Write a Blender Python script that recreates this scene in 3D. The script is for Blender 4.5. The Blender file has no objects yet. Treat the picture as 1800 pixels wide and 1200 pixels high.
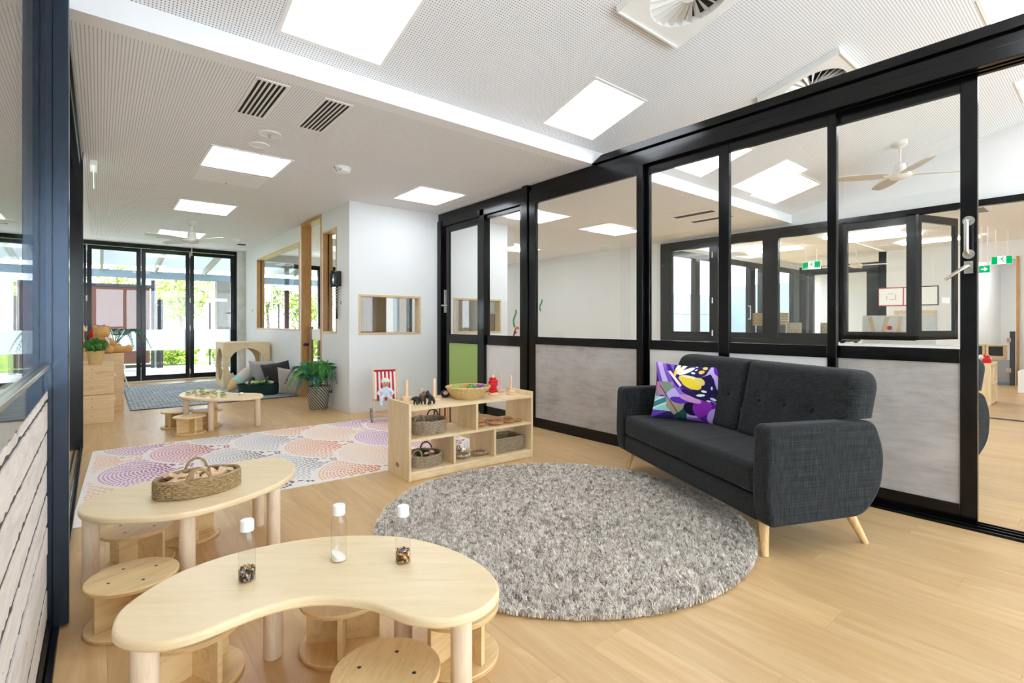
import bpy, math, random
import numpy as np
from mathutils import Vector, Matrix

C = bpy.context.scene.collection
SC = bpy.context.scene
rnd = random.Random(7)
PI = math.pi

# ---------------------------------------------------------------- camera, world, exposure
cam_data = bpy.data.cameras.new('camera')
cam = bpy.data.objects.new('camera', cam_data)
C.objects.link(cam)
cam.location = (0, 0, 1.15)
cam.rotation_euler = (math.radians(90), 0, math.radians(-39.325))
cam_data.sensor_width = 36
cam_data.lens = 17.7
cam_data.shift_y = -32 / 1800
cam_data.clip_start = 0.02
SC.camera = cam

world = bpy.data.worlds.new('sky')
SC.world = world
world.use_nodes = True
wn = world.node_tree
bgn = wn.nodes['Background']
bgn.inputs['Color'].default_value = (0.82, 0.91, 1.0, 1)
bgn.inputs['Strength'].default_value = 5.2

sun_data = bpy.data.lights.new('sun', 'SUN')
sun_data.energy = 5.5
sun_data.angle = math.radians(0.6)
sun_data.color = (1.0, 0.98, 0.95)
sun = bpy.data.objects.new('sun', sun_data)
C.objects.link(sun)
sun.rotation_euler = (math.radians(20), math.radians(6), 0)      # high sun from behind the camera

SC.view_settings.view_transform = 'Standard'
SC.view_settings.look = 'None'
SC.view_settings.gamma = 1
SC.view_settings.use_curve_mapping = False
SC.view_settings.exposure = 0.66
SC.cycles.max_bounces = 16
SC.cycles.diffuse_bounces = 8
SC.cycles.transparent_max_bounces = 32
PANEL = 6.7          # ceiling light panel strength
WARM = (0.90, 0.955, 1.03)

# ---------------------------------------------------------------- materials
def lin(c):
    if isinstance(c, str):
        c = c.lstrip('#')
        c = [int(c[i:i + 2], 16) / 255 for i in (0, 2, 4)]
    return tuple(x / 12.92 if x <= 0.04045 else ((x + 0.055) / 1.055) ** 2.4 for x in c) + (1.0,)

class NT:
    def __init__(s, name):
        s.m = bpy.data.materials.new(name)
        s.m.use_nodes = True
        s.t = s.m.node_tree
        s.p = s.t.nodes['Principled BSDF']
        s.out = s.t.nodes['Material Output']
    def n(s, typ, **kw):
        nd = s.t.nodes.new(typ)
        for k, v in kw.items():
            setattr(nd, k, v)
        return nd
    def l(s, a, b):
        s.t.links.new(a, b)
    def val(s, sock, v):
        if hasattr(v, 'is_linked') or isinstance(v, bpy.types.NodeSocket):
            s.l(v, sock)
        else:
            sock.default_value = v
    def math(s, op, a, b=None, c=None):
        nd = s.n('ShaderNodeMath', operation=op)
        s.val(nd.inputs[0], a)
        if b is not None: s.val(nd.inputs[1], b)
        if c is not None: s.val(nd.inputs[2], c)
        return nd.outputs[0]
    def ramp(s, fac, stops):
        nd = s.n('ShaderNodeValToRGB')
        el = nd.color_ramp.elements
        while len(el) < len(stops): el.new(0.5)
        for e, (p, c) in zip(el, stops):
            e.position = p
            e.color = c
        s.l(fac, nd.inputs[0])
        return nd.outputs['Color']
    def mix(s, fac, a, b, mode='MIX'):
        nd = s.n('ShaderNodeMix', data_type='RGBA', blend_type=mode)
        s.val(nd.inputs[0], fac); s.val(nd.inputs[6], a); s.val(nd.inputs[7], b)
        return nd.outputs[2]
    def coords(s, kind='Object', scale=(1, 1, 1), rot=(0, 0, 0), add=None):
        if kind == 'World':
            o = s.n('ShaderNodeNewGeometry').outputs['Position']
        else:
            o = s.n('ShaderNodeTexCoord').outputs[kind]
        if add is not None:
            v = s.n('ShaderNodeVectorMath', operation='ADD')
            s.l(o, v.inputs[0]); s.l(add, v.inputs[1]); o = v.outputs[0]
        mp = s.n('ShaderNodeMapping')
        s.l(o, mp.inputs[0])
        mp.inputs['Scale'].default_value = scale
        mp.inputs['Rotation'].default_value = rot
        return mp.outputs[0]
    def noise(s, vec, scale, detail=4, rough=0.5, dist=0.0):
        nd = s.n('ShaderNodeTexNoise')
        s.l(vec, nd.inputs['Vector'])
        nd.inputs['Scale'].default_value = scale
        nd.inputs['Detail'].default_value = detail
        nd.inputs['Roughness'].default_value = rough
        nd.inputs['Distortion'].default_value = dist
        return nd.outputs['Fac']
    def bump(s, h, strength=0.2, dist=0.01):
        nd = s.n('ShaderNodeBump')
        nd.inputs['Strength'].default_value = strength
        nd.inputs['Distance'].default_value = dist
        s.l(h, nd.inputs['Height'])
        s.l(nd.outputs[0], s.p.inputs['Normal'])
    def set(s, rough=0.5, metal=0.0, spec=0.5):
        s.p.inputs['Roughness'].default_value = rough
        s.p.inputs['Metallic'].default_value = metal
        s.p.inputs['Specular IOR Level'].default_value = spec
        return s
    def color(s, c):
        s.val(s.p.inputs['Base Color'], c)

def plain(name, c, rough=0.5, metal=0.0, spec=0.5, vary=0.06, scale=30):
    m = NT(name).set(rough, metal, spec)
    c = lin(c)
    f = m.noise(m.coords(), scale, 3)
    lo = tuple(x * (1 - vary) for x in c[:3]) + (1,)
    hi = tuple(min(1, x * (1 + vary)) for x in c[:3]) + (1,)
    m.color(m.ramp(f, [(0.3, lo), (0.7, hi)]))
    return m.m

def emit(name, c, s):
    m = NT(name)
    e = m.n('ShaderNodeEmission')
    e.inputs[0].default_value = tuple(c[:3]) + (1,)
    e.inputs[1].default_value = s
    m.l(e.outputs[0], m.out.inputs[0])
    return m.m

def wood(name, a, b, scale=(1, 12, 12), rough=0.4, kind='Object', ns=3.0, spec=0.4, bump=0.05, turn=0.0):
    m = NT(name).set(rough, 0, spec)
    oi = m.n('ShaderNodeObjectInfo')
    cv = m.n('ShaderNodeCombineXYZ')
    m.l(m.math('MULTIPLY', oi.outputs['Random'], 17.0), cv.inputs[0])
    m.l(m.math('MULTIPLY', oi.outputs['Random'], 9.0), cv.inputs[1])
    if turn:
        pre = m.coords(kind, (1, 1, 1), (0, 0, turn), add=cv.outputs[0])
        mp = m.n('ShaderNodeMapping'); m.l(pre, mp.inputs[0]); mp.inputs['Scale'].default_value = scale; v = mp.outputs[0]
    else:
        v = m.coords(kind, scale, add=cv.outputs[0])
    f = m.noise(v, ns, 6, 0.6, 0.6)
    g = m.noise(v, ns * 6, 2, 0.5)
    mixf = m.math('ADD', m.math('MULTIPLY', f, 0.75), m.math('MULTIPLY', g, 0.25))
    m.color(m.ramp(mixf, [(0.32, lin(b)), (0.52, lin(a)), (0.7, tuple(min(1, x * 1.06) for x in lin(a)[:3]) + (1,))]))
    m.bump(g, bump, 0.002)
    return m.m

M = {}
M['white'] = plain('wall paint', '#e4e6e6', 0.6, vary=0.01, scale=3)
M['ceil_plain'] = plain('ceiling paint', '#f2f4f7', 0.7, vary=0.01, scale=3)
M['black'] = plain('black powder coat', '#0a0a0c', 0.18, 0.0, 0.32, vary=0.1)
M['dark_metal'] = plain('dark grey metal', '#33343a', 0.35, 0.3)
M['satin'] = plain('satin dark anodised metal', '#303a47', 0.22, 0.7, 0.5, vary=0.05)
M['steel'] = plain('brushed steel', '#c9c5be', 0.28, 1.0, vary=0.04)
M['white_plastic'] = plain('white plastic', '#f2f2f0', 0.4, vary=0.01)
M['fan_white'] = plain('fan blade paint', '#e6e2da', 0.45, vary=0.01)
M['ply'] = wood('birch plywood', '#e4c793', '#d2b07c', (1.5, 10, 10), 0.42)
M['ply_edge'] = wood('plywood edge', '#dcb680', '#b98b55', (2, 2, 90), 0.5)
M['table'] = wood('birch table top', '#ecd6ad', '#e5cb9f', (1.0, 9, 9), 0.33, turn=math.radians(39))
M['shelf'] = wood('pine shelf', '#e9d2a8', '#dcbd8c', (1.2, 1.2, 1.2), 0.42, ns=4)
M['shelf_v'] = wood('pine shelf panel', '#e9d2a8', '#dcbd8c', (11, 11, 1.0), 0.42, ns=2.5)
M['leg'] = wood('beech turned leg', '#ead6bc', '#dcc2a2', (14, 14, 1.5), 0.45)
M['timber'] = wood('oak window frame', '#c79a62', '#a97b45', (14, 14, 1.4), 0.42)
M['timber_pale'] = wood('pale oak frame', '#d9bf95', '#c5a474', (12, 12, 12), 0.42)
M['sofa_leg'] = wood('sofa leg wood', '#e2bd86', '#c59657', (16, 16, 2.0), 0.4)
M['toy_wood'] = wood('raw toy wood', '#e7c8a4', '#d6ae84', (8, 8, 8), 0.55)
M['disc_wood'] = wood('turned wood disc', '#cf9d6c', '#b07d4d', (8, 8, 8), 0.5)
M['crate'] = wood('pine box', '#e2c598', '#d0a978', (1.2, 1.2, 14), 0.5)
M['brown'] = wood('brown laminate', '#a08363', '#8c7053', (10, 10, 1), 0.5)
M['green_panel'] = plain('green laminate', '#a5c26a', 0.35, vary=0.01)
M['white_panel'] = plain('white laminate', '#e6e4e2', 0.35, vary=0.02, scale=6)
M['rubber'] = plain('grey rubber', '#8c9196', 0.8)
M['black_toy'] = plain('black toy plastic', '#161618', 0.55, vary=0.3, scale=120)
M['brown_toy'] = plain('brown toy plastic', '#7d5a42', 0.6, vary=0.3, scale=120)
M['red'] = plain('red felt', '#d3202a', 0.9, vary=0.2, scale=150)
M['red_cloth'] = plain('red cloth', '#bf2b3c', 0.9)
M['cream'] = plain('cream cloth', '#efe9de', 0.9)
M['skin'] = plain('doll skin', '#e5a283', 0.5, vary=0.03)
M['blue_white'] = plain('pale blue doll suit', '#dfe9f6', 0.9)
M['silver'] = plain('polished silver dish', '#d8d4cd', 0.12, 1.0, vary=0.02)
M['tan_fur'] = plain('tan plush', '#d2a063', 0.95, vary=0.2, scale=180)
M['green_basket'] = plain('dark green plastic weave', '#12352c', 0.45, vary=0.3, scale=160)
M['leaf_green'] = plain('leaf green', '#3f8a35', 0.45, vary=0.35, scale=14)
M['fern'] = plain('dark fern green', '#23604a', 0.5, vary=0.35, scale=14)
M['lime'] = plain('lime felt', '#8fbd52', 0.85, vary=0.25, scale=60)
M['bush'] = plain('small bush green', '#4d8a3c', 0.6, vary=0.5, scale=40)
M['charcoal_cushion'] = plain('charcoal cushion', '#3b3a3c', 0.9, vary=0.15, scale=200)
M['grey_cushion'] = plain('grey cushion', '#b5b2b0', 0.9, vary=0.1, scale=200)
M['white_toy'] = plain('white toy', '#ecebe8', 0.8)
M['pier'] = plain('sun darkened concrete tone', '#8f8c85', 0.85, vary=0.1, scale=5)  # concrete tone darkened to offset the strong sun on the pier
M['concrete'] = plain('raw concrete', '#c9c6bf', 0.8, vary=0.12, scale=5)
M['deck'] = plain('pale deck paving', '#d6d3ce', 0.8, vary=0.05, scale=2)
M['terrace'] = plain('pale concrete terrace', '#dde2e6', 0.8, vary=0.05, scale=2)
M['lawn'] = plain('meadow ground', '#7f9a48', 0.95, vary=0.4, scale=6)
M['screen_brown'] = plain('brown metal screen', '#744a3e', 0.6, vary=0.05, scale=4)
M['post_grey'] = plain('charcoal fence post', '#3a3e45', 0.6, vary=0.1)
M['steel_paint'] = plain('pale blue steel beam', '#8397a6', 0.5, vary=0.03)
M['beam_paint'] = plain('grey painted rafter', '#8d8a84', 0.6, vary=0.03)
M['leaf_out'] = plain('sunlit foliage', '#8fa544', 0.8, vary=0.5, scale=3)
M['bark'] = plain('bark', '#77685a', 0.9, vary=0.3, scale=8)
M['clad'] = plain('pale blue wall cladding', '#8aa0ac', 0.7, vary=0.02, scale=2)
M['grey_bench'] = plain('grey bench front', '#8f9194', 0.5, vary=0.04)
M['paper'] = plain('paper', '#f6f6f4', 0.7, vary=0.01)
M['navy'] = plain('dark blue chair plastic', '#2a2f38', 0.4)
M['blue_plinth'] = plain('blue grey plinth', '#5e7f96', 0.5)

def glass_mat(name='clear glass', tint=(0.985, 0.995, 0.99)):
    m = NT(name)
    m.t.nodes.remove(m.p)
    tr = m.n('ShaderNodeBsdfTransparent'); tr.inputs[0].default_value = tint + (1,)
    gl = m.n('ShaderNodeBsdfGlossy'); gl.inputs['Roughness'].default_value = 0.0
    lw = m.n('ShaderNodeLayerWeight'); lw.inputs['Blend'].default_value = 0.5
    f5 = m.math('POWER', lw.outputs['Facing'], 5.0)
    f = m.math('MULTIPLY_ADD', f5, 0.95, 0.042)
    mx = m.n('ShaderNodeMixShader')
    m.l(f, mx.inputs[0]); m.l(tr.outputs[0], mx.inputs[1]); m.l(gl.outputs[0], mx.inputs[2])
    m.l(mx.outputs[0], m.out.inputs[0])
    return m.m
M['glass'] = glass_mat()
M['pet'] = glass_mat('clear bottle plastic', (0.97, 0.97, 0.97))

def frosted():
    m = NT('frosted film')
    m.t.nodes.remove(m.p)
    tl = m.n('ShaderNodeBsdfTranslucent'); tl.inputs[0].default_value = (0.95, 0.97, 0.99, 1)
    df = m.n('ShaderNodeBsdfDiffuse'); df.inputs[0].default_value = (0.95, 0.97, 0.99, 1)
    mx = m.n('ShaderNodeMixShader'); mx.inputs[0].default_value = 0.15
    m.l(tl.outputs[0], mx.inputs[1]); m.l(df.outputs[0], mx.inputs[2])
    m.l(mx.outputs[0], m.out.inputs[0])
    return m.m
M['frost'] = frosted()

def roof_sheet():
    m = NT('translucent roof sheet')
    m.t.nodes.remove(m.p)
    tl = m.n('ShaderNodeBsdfTranslucent'); tl.inputs[0].default_value = (0.40, 0.43, 0.46, 1)
    df = m.n('ShaderNodeBsdfDiffuse'); df.inputs[0].default_value = (0.8, 0.84, 0.88, 1)
    mx = m.n('ShaderNodeMixShader'); mx.inputs[0].default_value = 0.55
    m.l(tl.outputs[0], mx.inputs[1]); m.l(df.outputs[0], mx.inputs[2])
    m.l(mx.outputs[0], m.out.inputs[0])
    return m.m
M['roof'] = roof_sheet()

def perforated():
    m = NT('perforated plasterboard').set(0.75, 0, 0.3)
    tc = m.n('ShaderNodeTexCoord').outputs['Object']
    sp = m.n('ShaderNodeSeparateXYZ'); m.l(tc, sp.inputs[0])
    P = 0.0175
    fx = m.math('SUBTRACT', m.math('FRACT', m.math('MULTIPLY', sp.outputs[0], 1 / P)), 0.5)
    fy = m.math('SUBTRACT', m.math('FRACT', m.math('MULTIPLY', sp.outputs[1], 1 / P)), 0.5)
    d = m.math('SQRT', m.math('ADD', m.math('MULTIPLY', fx, fx), m.math('MULTIPLY', fy, fy)))
    hole = m.math('LESS_THAN', d, 0.185)
    m.color(m.mix(hole, lin('#f3f5f9'), lin('#2e2c2a')))
    return m.m
M['perf'] = perforated()

def floor_mat(kind):
    m = NT('oak vinyl ' + kind).set(0.33, 0, 0.45)
    if kind == 'plank':
        r = m.n('ShaderNodeObjectInfo').outputs['Random']
    else:
        r = m.n('ShaderNodeAttribute', attribute_name='rnd').outputs['Fac']
    cv = m.n('ShaderNodeCombineXYZ')
    m.l(m.math('MULTIPLY', r, 31.0), cv.inputs[0]); m.l(m.math('MULTIPLY', r, 57.0), cv.inputs[1])
    v = m.coords('World', (7.0, 0.9, 1), add=cv.outputs[0])
    f = m.noise(v, 1.6, 5, 0.55, 1.4)
    v2 = m.coords('World', (55, 3.0, 1), add=cv.outputs[0])
    g = m.noise(v2, 2.2, 4, 0.6, 0.4)
    c1 = m.ramp(f, [(0.25, lin('#c39d6c')), (0.5, lin('#cfab7a')), (0.75, lin('#d9ba8c'))])
    c2 = m.mix(m.math('MULTIPLY', m.math('SUBTRACT', g, 0.5), 0.55), c1, lin('#a07c50'), 'MIX')
    hs = m.n('ShaderNodeHueSaturation')
    m.l(m.math('MULTIPLY_ADD', r, 0.12, 0.94), hs.inputs['Value'])
    hs.inputs['Hue'].default_value = 0.5; hs.inputs['Saturation'].default_value = 1.0
    m.l(c2, hs.inputs['Color'])
    m.color(hs.outputs[0])
    m.bump(g, 0.04, 0.001)
    return m.m
M['plank'] = floor_mat('plank'); M['plank_far'] = floor_mat('far plank')

def concrete_panel():
    m = NT('concrete look laminate').set(0.5, 0, 0.35)
    v = m.coords('World')
    f = m.noise(v, 2.2, 7, 0.6, 0.6)
    g = m.noise(m.coords('World', (1, 1.0, 5)), 5.0, 6, 0.65, 0.3)
    h = m.math('ADD', m.math('MULTIPLY', f, 0.55), m.math('MULTIPLY', g, 0.45))
    m.color(m.ramp(h, [(0.36, lin('#9d9792')), (0.5, lin('#b2ada9')), (0.64, lin('#c2beba'))]))
    return m.m
M['conc_panel'] = concrete_panel()

def board_mat():
    m = NT('whitewashed board').set(0.7, 0, 0.25)
    r = m.n('ShaderNodeObjectInfo').outputs['Random']
    cv = m.n('ShaderNodeCombineXYZ'); m.l(m.math('MULTIPLY', r, 23.0), cv.inputs[1])
    v = m.coords('World', (1, 1.5, 9), add=cv.outputs[0])
    f = m.noise(v, 3.0, 6, 0.65, 0.5)
    g = m.noise(m.coords('World', (1, 6, 30), add=cv.outputs[0]), 4.0, 3, 0.6)
    c = m.ramp(f, [(0.3, lin('#c9bfb8')), (0.55, lin('#ddd5ce')), (0.75, lin('#e6dfd9'))])
    chip = m.math('GREATER_THAN', m.math('ADD', m.math('MULTIPLY', f, 0.4), m.math('MULTIPLY', g, 0.6)), 0.665)
    m.color(m.mix(chip, c, lin('#8d8078')))
    m.bump(f, 0.25, 0.004)
    return m.m
M['board'] = board_mat()
M['board_gap'] = plain('dark board joint', '#4d453f', 0.9, vary=0.3)

def sofa_fabric():
    m = NT('charcoal woven fabric').set(0.9, 0, 0.12)
    v = m.coords('Object')
    a = m.noise(m.coords('Object', (9, 1, 130)), 3.0, 3, 0.6)
    b = m.noise(m.coords('Object', (130, 60, 5)), 3.0, 3, 0.6)
    h = m.math('ADD', m.math('MULTIPLY', a, 0.5), m.math('MULTIPLY', b, 0.5))
    m.color(m.ramp(h, [(0.38, lin('#1b1d1e')), (0.5, lin('#27292b')), (0.62, lin('#383a3c'))]))
    m.p.inputs['Sheen Weight'].default_value = 0.08
    m.bump(h, 0.35, 0.002)
    return m.m
M['sofa'] = sofa_fabric()

def attr_mat(name, attr='col', rough=0.9, sheen=0.0):
    m = NT(name).set(rough, 0, 0.15)
    a = m.n('ShaderNodeAttribute', attribute_name=attr)
    m.l(a.outputs['Color'], m.p.inputs['Base Color'])
    m.p.inputs['Sheen Weight'].default_value = sheen
    return m.m
M['shag'] = attr_mat('grey shag yarn')
M['print'] = attr_mat('printed pattern', rough=0.85)
M['rug_base'] = plain('cream rug', '#efe7e0', 0.95, vary=0.05, scale=60)

def wicker(name, a, b):
    m = NT(name).set(0.7, 0, 0.3)
    f = m.noise(m.coords('Object', (60, 60, 140)), 1.0, 4, 0.6)
    m.color(m.ramp(f, [(0.3, lin(b)), (0.65, lin(a))]))
    m.bump(f, 0.4, 0.003)
    return m.m
M['seagrass'] = wicker('seagrass weave', '#b79c72', '#7a6343')
M['seagrass_dark'] = wicker('grey seagrass weave', '#b8a78c', '#7d6c58')
M['straw'] = wicker('pale straw weave', '#e0c48c', '#c19c5e')
M['handle_dark'] = plain('dark cane handle', '#4a3a2c', 0.6)

def pot_mat():
    m = NT('striped woven planter').set(0.6, 0, 0.3)
    w = m.n('ShaderNodeTexWave', wave_type='BANDS', bands_direction='DIAGONAL')
    m.l(m.coords('UV'), w.inputs['Vector'])
    w.inputs['Scale'].default_value = 7
    m.color(m.ramp(w.outputs['Fac'], [(0.35, lin('#45423b')), (0.6, lin('#b5b0a2'))]))
    return m.m
M['pot'] = pot_mat()

def mat_weave():
    m = NT('grey woven mat').set(0.9, 0, 0.2)
    ch = m.n('ShaderNodeTexBrick')
    m.l(m.coords('Object', (1, 1, 1)), ch.inputs['Vector'])
    ch.offset = 0.5
    ch.inputs['Color1'].default_value = lin('#d3dade'); ch.inputs['Color2'].default_value = lin('#a9b4bc')
    ch.inputs['Mortar'].default_value = lin('#7f8a93')
    ch.inputs['Scale'].default_value = 1.0
    ch.inputs['Mortar Size'].default_value = 0.015
    ch.inputs['Brick Width'].default_value = 0.10; ch.inputs['Row Height'].default_value = 0.085
    m.color(ch.outputs['Color'])
    return m.m
M['mat'] = mat_weave()

# ---------------------------------------------------------------- mesh helper
class MB:
    def __init__(s):
        s.v = []; s.f = []; s.uv = {}
    def add(s, vs, fs):
        o = len(s.v)
        s.v += [tuple(v) for v in vs]
        s.f += [tuple(i + o for i in f) for f in fs]
        return s
    def box(s, x0, x1, y0, y1, z0, z1):
        vs = [(x, y, z) for z in (z0, z1) for y in (y0, y1) for x in (x0, x1)]
        return s.add(vs, [(0, 2, 3, 1), (4, 5, 7, 6), (0, 1, 5, 4), (2, 6, 7, 3), (0, 4, 6, 2), (1, 3, 7, 5)])
    def obox(s, c, ax, ay, az):
        c = Vector(c); ax = Vector(ax); ay = Vector(ay); az = Vector(az)
        vs = [c + ax * i + ay * j + az * k for k in (-1, 1) for j in (-1, 1) for i in (-1, 1)]
        return s.add(vs, [(0, 2, 3, 1), (4, 5, 7, 6), (0, 1, 5, 4), (2, 6, 7, 3), (0, 4, 6, 2), (1, 3, 7, 5)])
    def bar(s, p0, p1, w, h):
        p0 = Vector(p0); p1 = Vector(p1); d = (p1 - p0); L = d.length; d.normalize()
        up = Vector((0, 0, 1)) if abs(d.z) < 0.95 else Vector((0, 1, 0))
        a = d.cross(up).normalized(); b = a.cross(d)
        return s.obox((p0 + p1) / 2, a * w / 2, d * L / 2, b * h / 2)
    def tube(s, pts, r, n=8, closed=False, cap=True):
        pts = [Vector(p) for p in pts]
        m = len(pts)
        rr = r if isinstance(r, (list, tuple)) else [r] * m
        rings = []
        prev = None
        for i, p in enumerate(pts):
            a = pts[(i - 1) % m] if (closed or i > 0) else p
            b = pts[(i + 1) % m] if (closed or i < m - 1) else p
            d = (b - a).normalized()
            if prev is None:
                up = Vector((0, 0, 1)) if abs(d.z) < 0.9 else Vector((1, 0, 0))
                u = d.cross(up).normalized()
            else:
                u = (prev - d * prev.dot(d))
                u = u.normalized() if u.length > 1e-6 else d.orthogonal().normalized()
            prev = u
            w = d.cross(u)
            rings.append([p + (u * math.cos(2 * PI * k / n) + w * math.sin(2 * PI * k / n)) * rr[i] for k in range(n)])
        vs = [v for q in rings for v in q]
        fs = []
        for i in range(m if closed else m - 1):
            j = (i + 1) % m
            for k in range(n):
                fs.append((i * n + k, i * n + (k + 1) % n, j * n + (k + 1) % n, j * n + k))
        if not closed and cap:
            fs.append(tuple(reversed(range(n)))); fs.append(tuple((m - 1) * n + k for k in range(n)))
        return s.add(vs, fs)
    def cone(s, p0, p1, r0, r1, n=16):
        return s.tube([p0, p1], [r0, r1], n)
    def lathe(s, prof, n=32, c=(0, 0, 0), sx=1, sy=1):
        o = len(s.v)
        for (r, z) in prof:
            for k in range(n):
                a = 2 * PI * k / n
                s.v.append((c[0] + r * math.cos(a) * sx, c[1] + r * math.sin(a) * sy, c[2] + z))
        m = len(prof)
        for i in range(m - 1):
            for k in range(n):
                s.f.append((o + i * n + k, o + i * n + (k + 1) % n, o + (i + 1) * n + (k + 1) % n, o + (i + 1) * n + k))
        if prof[0][0] > 1e-5: s.f.append(tuple(o + k for k in reversed(range(n))))
        if prof[-1][0] > 1e-5: s.f.append(tuple(o + (m - 1) * n + k for k in range(n)))
        return s
    def ball(s, c, r, n=16, m=10):
        rx, ry, rz = r if isinstance(r, (list, tuple)) else (r, r, r)
        vs = [(c[0], c[1], c[2] - rz)]
        for i in range(1, m):
            t = PI * i / m
            for k in range(n):
                a = 2 * PI * k / n
                vs.append((c[0] + rx * math.sin(t) * math.cos(a), c[1] + ry * math.sin(t) * math.sin(a), c[2] - rz * math.cos(t)))
        vs.append((c[0], c[1], c[2] + rz))
        fs = [(0, 1 + (k + 1) % n, 1 + k) for k in range(n)]
        for i in range(m - 2):
            for k in range(n):
                a = 1 + i * n
                fs.append((a + k, a + (k + 1) % n, a + n + (k + 1) % n, a + n + k))
        t = len(vs) - 1; a = 1 + (m - 2) * n
        fs += [(t, a + k, a + (k + 1) % n) for k in range(n)]
        return s.add(vs, fs)
    def prism(s, pts, z0, z1):
        n = len(pts)
        vs = [(p[0], p[1], z0) for p in pts] + [(p[0], p[1], z1) for p in pts]
        fs = [tuple(reversed(range(n))), tuple(range(n, 2 * n))] + [(i, (i + 1) % n, n + (i + 1) % n, n + i) for i in range(n)]
        return s.add(vs, fs)
    def prism_axis(s, pts, a0, a1, axis):
        """pts are 2D in the other two axes; extruded along axis ('x' or 'y')"""
        n = len(pts)
        f = (lambda p, a: (a, p[0], p[1])) if axis == 'x' else (lambda p, a: (p[0], a, p[1]))
        vs = [f(p, a0) for p in pts] + [f(p, a1) for p in pts]
        fs = [tuple(reversed(range(n))), tuple(range(n, 2 * n))] + [(i, (i + 1) % n, n + (i + 1) % n, n + i) for i in range(n)]
        return s.add(vs, fs)
    def mesh(s, name, smooth=True, ang=40):
        me = bpy.data.meshes.new(name)
        me.from_pydata(s.v, [], s.f)
        me.update()
        bmx = None
        if smooth:
            me.polygons.foreach_set('use_smooth', [True] * len(me.polygons))
            me.set_sharp_from_angle(angle=math.radians(ang))
        return me
    def build(s, name, m, parent=None, bevel=0.0, seg=2, smooth=True, ang=40, fix=True):
        me = s.mesh(name, smooth, ang)
        if fix:
            import bmesh
            b = bmesh.new(); b.from_mesh(me)
            bmesh.ops.recalc_face_normals(b, faces=b.faces)
            b.to_mesh(me); b.free()
        me.materials.append(m)
        o = bpy.data.objects.new(name, me)
        C.objects.link(o)
        if parent is not None: o.parent = parent
        if bevel:
            md = o.modifiers.new('edge', 'BEVEL')
            md.width = bevel; md.segments = seg; md.limit_method = 'ANGLE'; md.angle_limit = math.radians(40)
        return o

def thing(name, label, cat, loc=(0, 0, 0), rz=0.0, group=None):
    o = bpy.data.objects.new(name, None)
    C.objects.link(o)
    o.location = loc; o.rotation_euler = (0, 0, rz)
    o.empty_display_size = 0.05
    return tag(o, label, cat, group)
def tag(o, label=None, cat=None, group=None, kind=None):
    if label: o['label'] = label
    if cat: o['category'] = cat
    if group: o['group'] = group
    if kind: o['kind'] = kind
    return o
def structure(name, label=None):
    o = bpy.data.objects.new(name, None)
    C.objects.link(o)
    o['kind'] = 'structure'
    o.empty_display_size = 0.05
    if label: o['label'] = label
    return o
def dup(root, loc=None, rz=None, label=None):
    r = root.copy(); C.objects.link(r)
    if loc is not None: r.location = loc
    if rz is not None: r.rotation_euler = (0, 0, rz)
    if label: r['label'] = label
    for ch in list(root.children):
        c = ch.copy(); C.objects.link(c); c.parent = r
        for g in list(ch.children):
            d = g.copy(); C.objects.link(d); d.parent = c
    return r
def remesh(o, vox=0.004, sm=4):
    md = o.modifiers.new('skin', 'REMESH'); md.mode = 'VOXEL'; md.voxel_size = vox; md.use_smooth_shade = True
    if sm:
        s = o.modifiers.new('soft', 'SMOOTH'); s.factor = 0.5; s.iterations = sm
    return o
def face_color(me, cols, name='col'):
    """cols: list of linear rgb per face"""
    at = me.color_attributes.new(name, 'FLOAT_COLOR', 'CORNER')
    buf = np.ones((len(me.loops), 4), np.float32)
    i = 0
    for p, c in zip(me.polygons, cols):
        buf[p.loop_start:p.loop_start + p.loop_total, :3] = c[:3]
    at.data.foreach_set('color', buf.ravel())
def arc(c, r, a0, a1, n, ax=(1, 0, 0), ay=(0, 0, 1)):
    c = Vector(c); ax = Vector(ax); ay = Vector(ay)
    return [c + (ax * math.cos(a0 + (a1 - a0) * i / n) + ay * math.sin(a0 + (a1 - a0) * i / n)) * r for i in range(n + 1)]
def smooth_outline(pts, it=2):
    for _ in range(it):
        q = []
        n = len(pts)
        for i in range(n):
            a, b = pts[i], pts[(i + 1) % n]
            q.append((0.75 * a[0] + 0.25 * b[0], 0.75 * a[1] + 0.25 * b[1]))
            q.append((0.25 * a[0] + 0.75 * b[0], 0.25 * a[1] + 0.75 * b[1]))
        pts = q
    return pts

# ================================================================ SHELL
XR, XL, YC, XC, YB, YF, X2 = 3.74, -0.15, 6.26, 2.455, 3.32, 12.3, 8.37
ZC = 2.71

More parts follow.
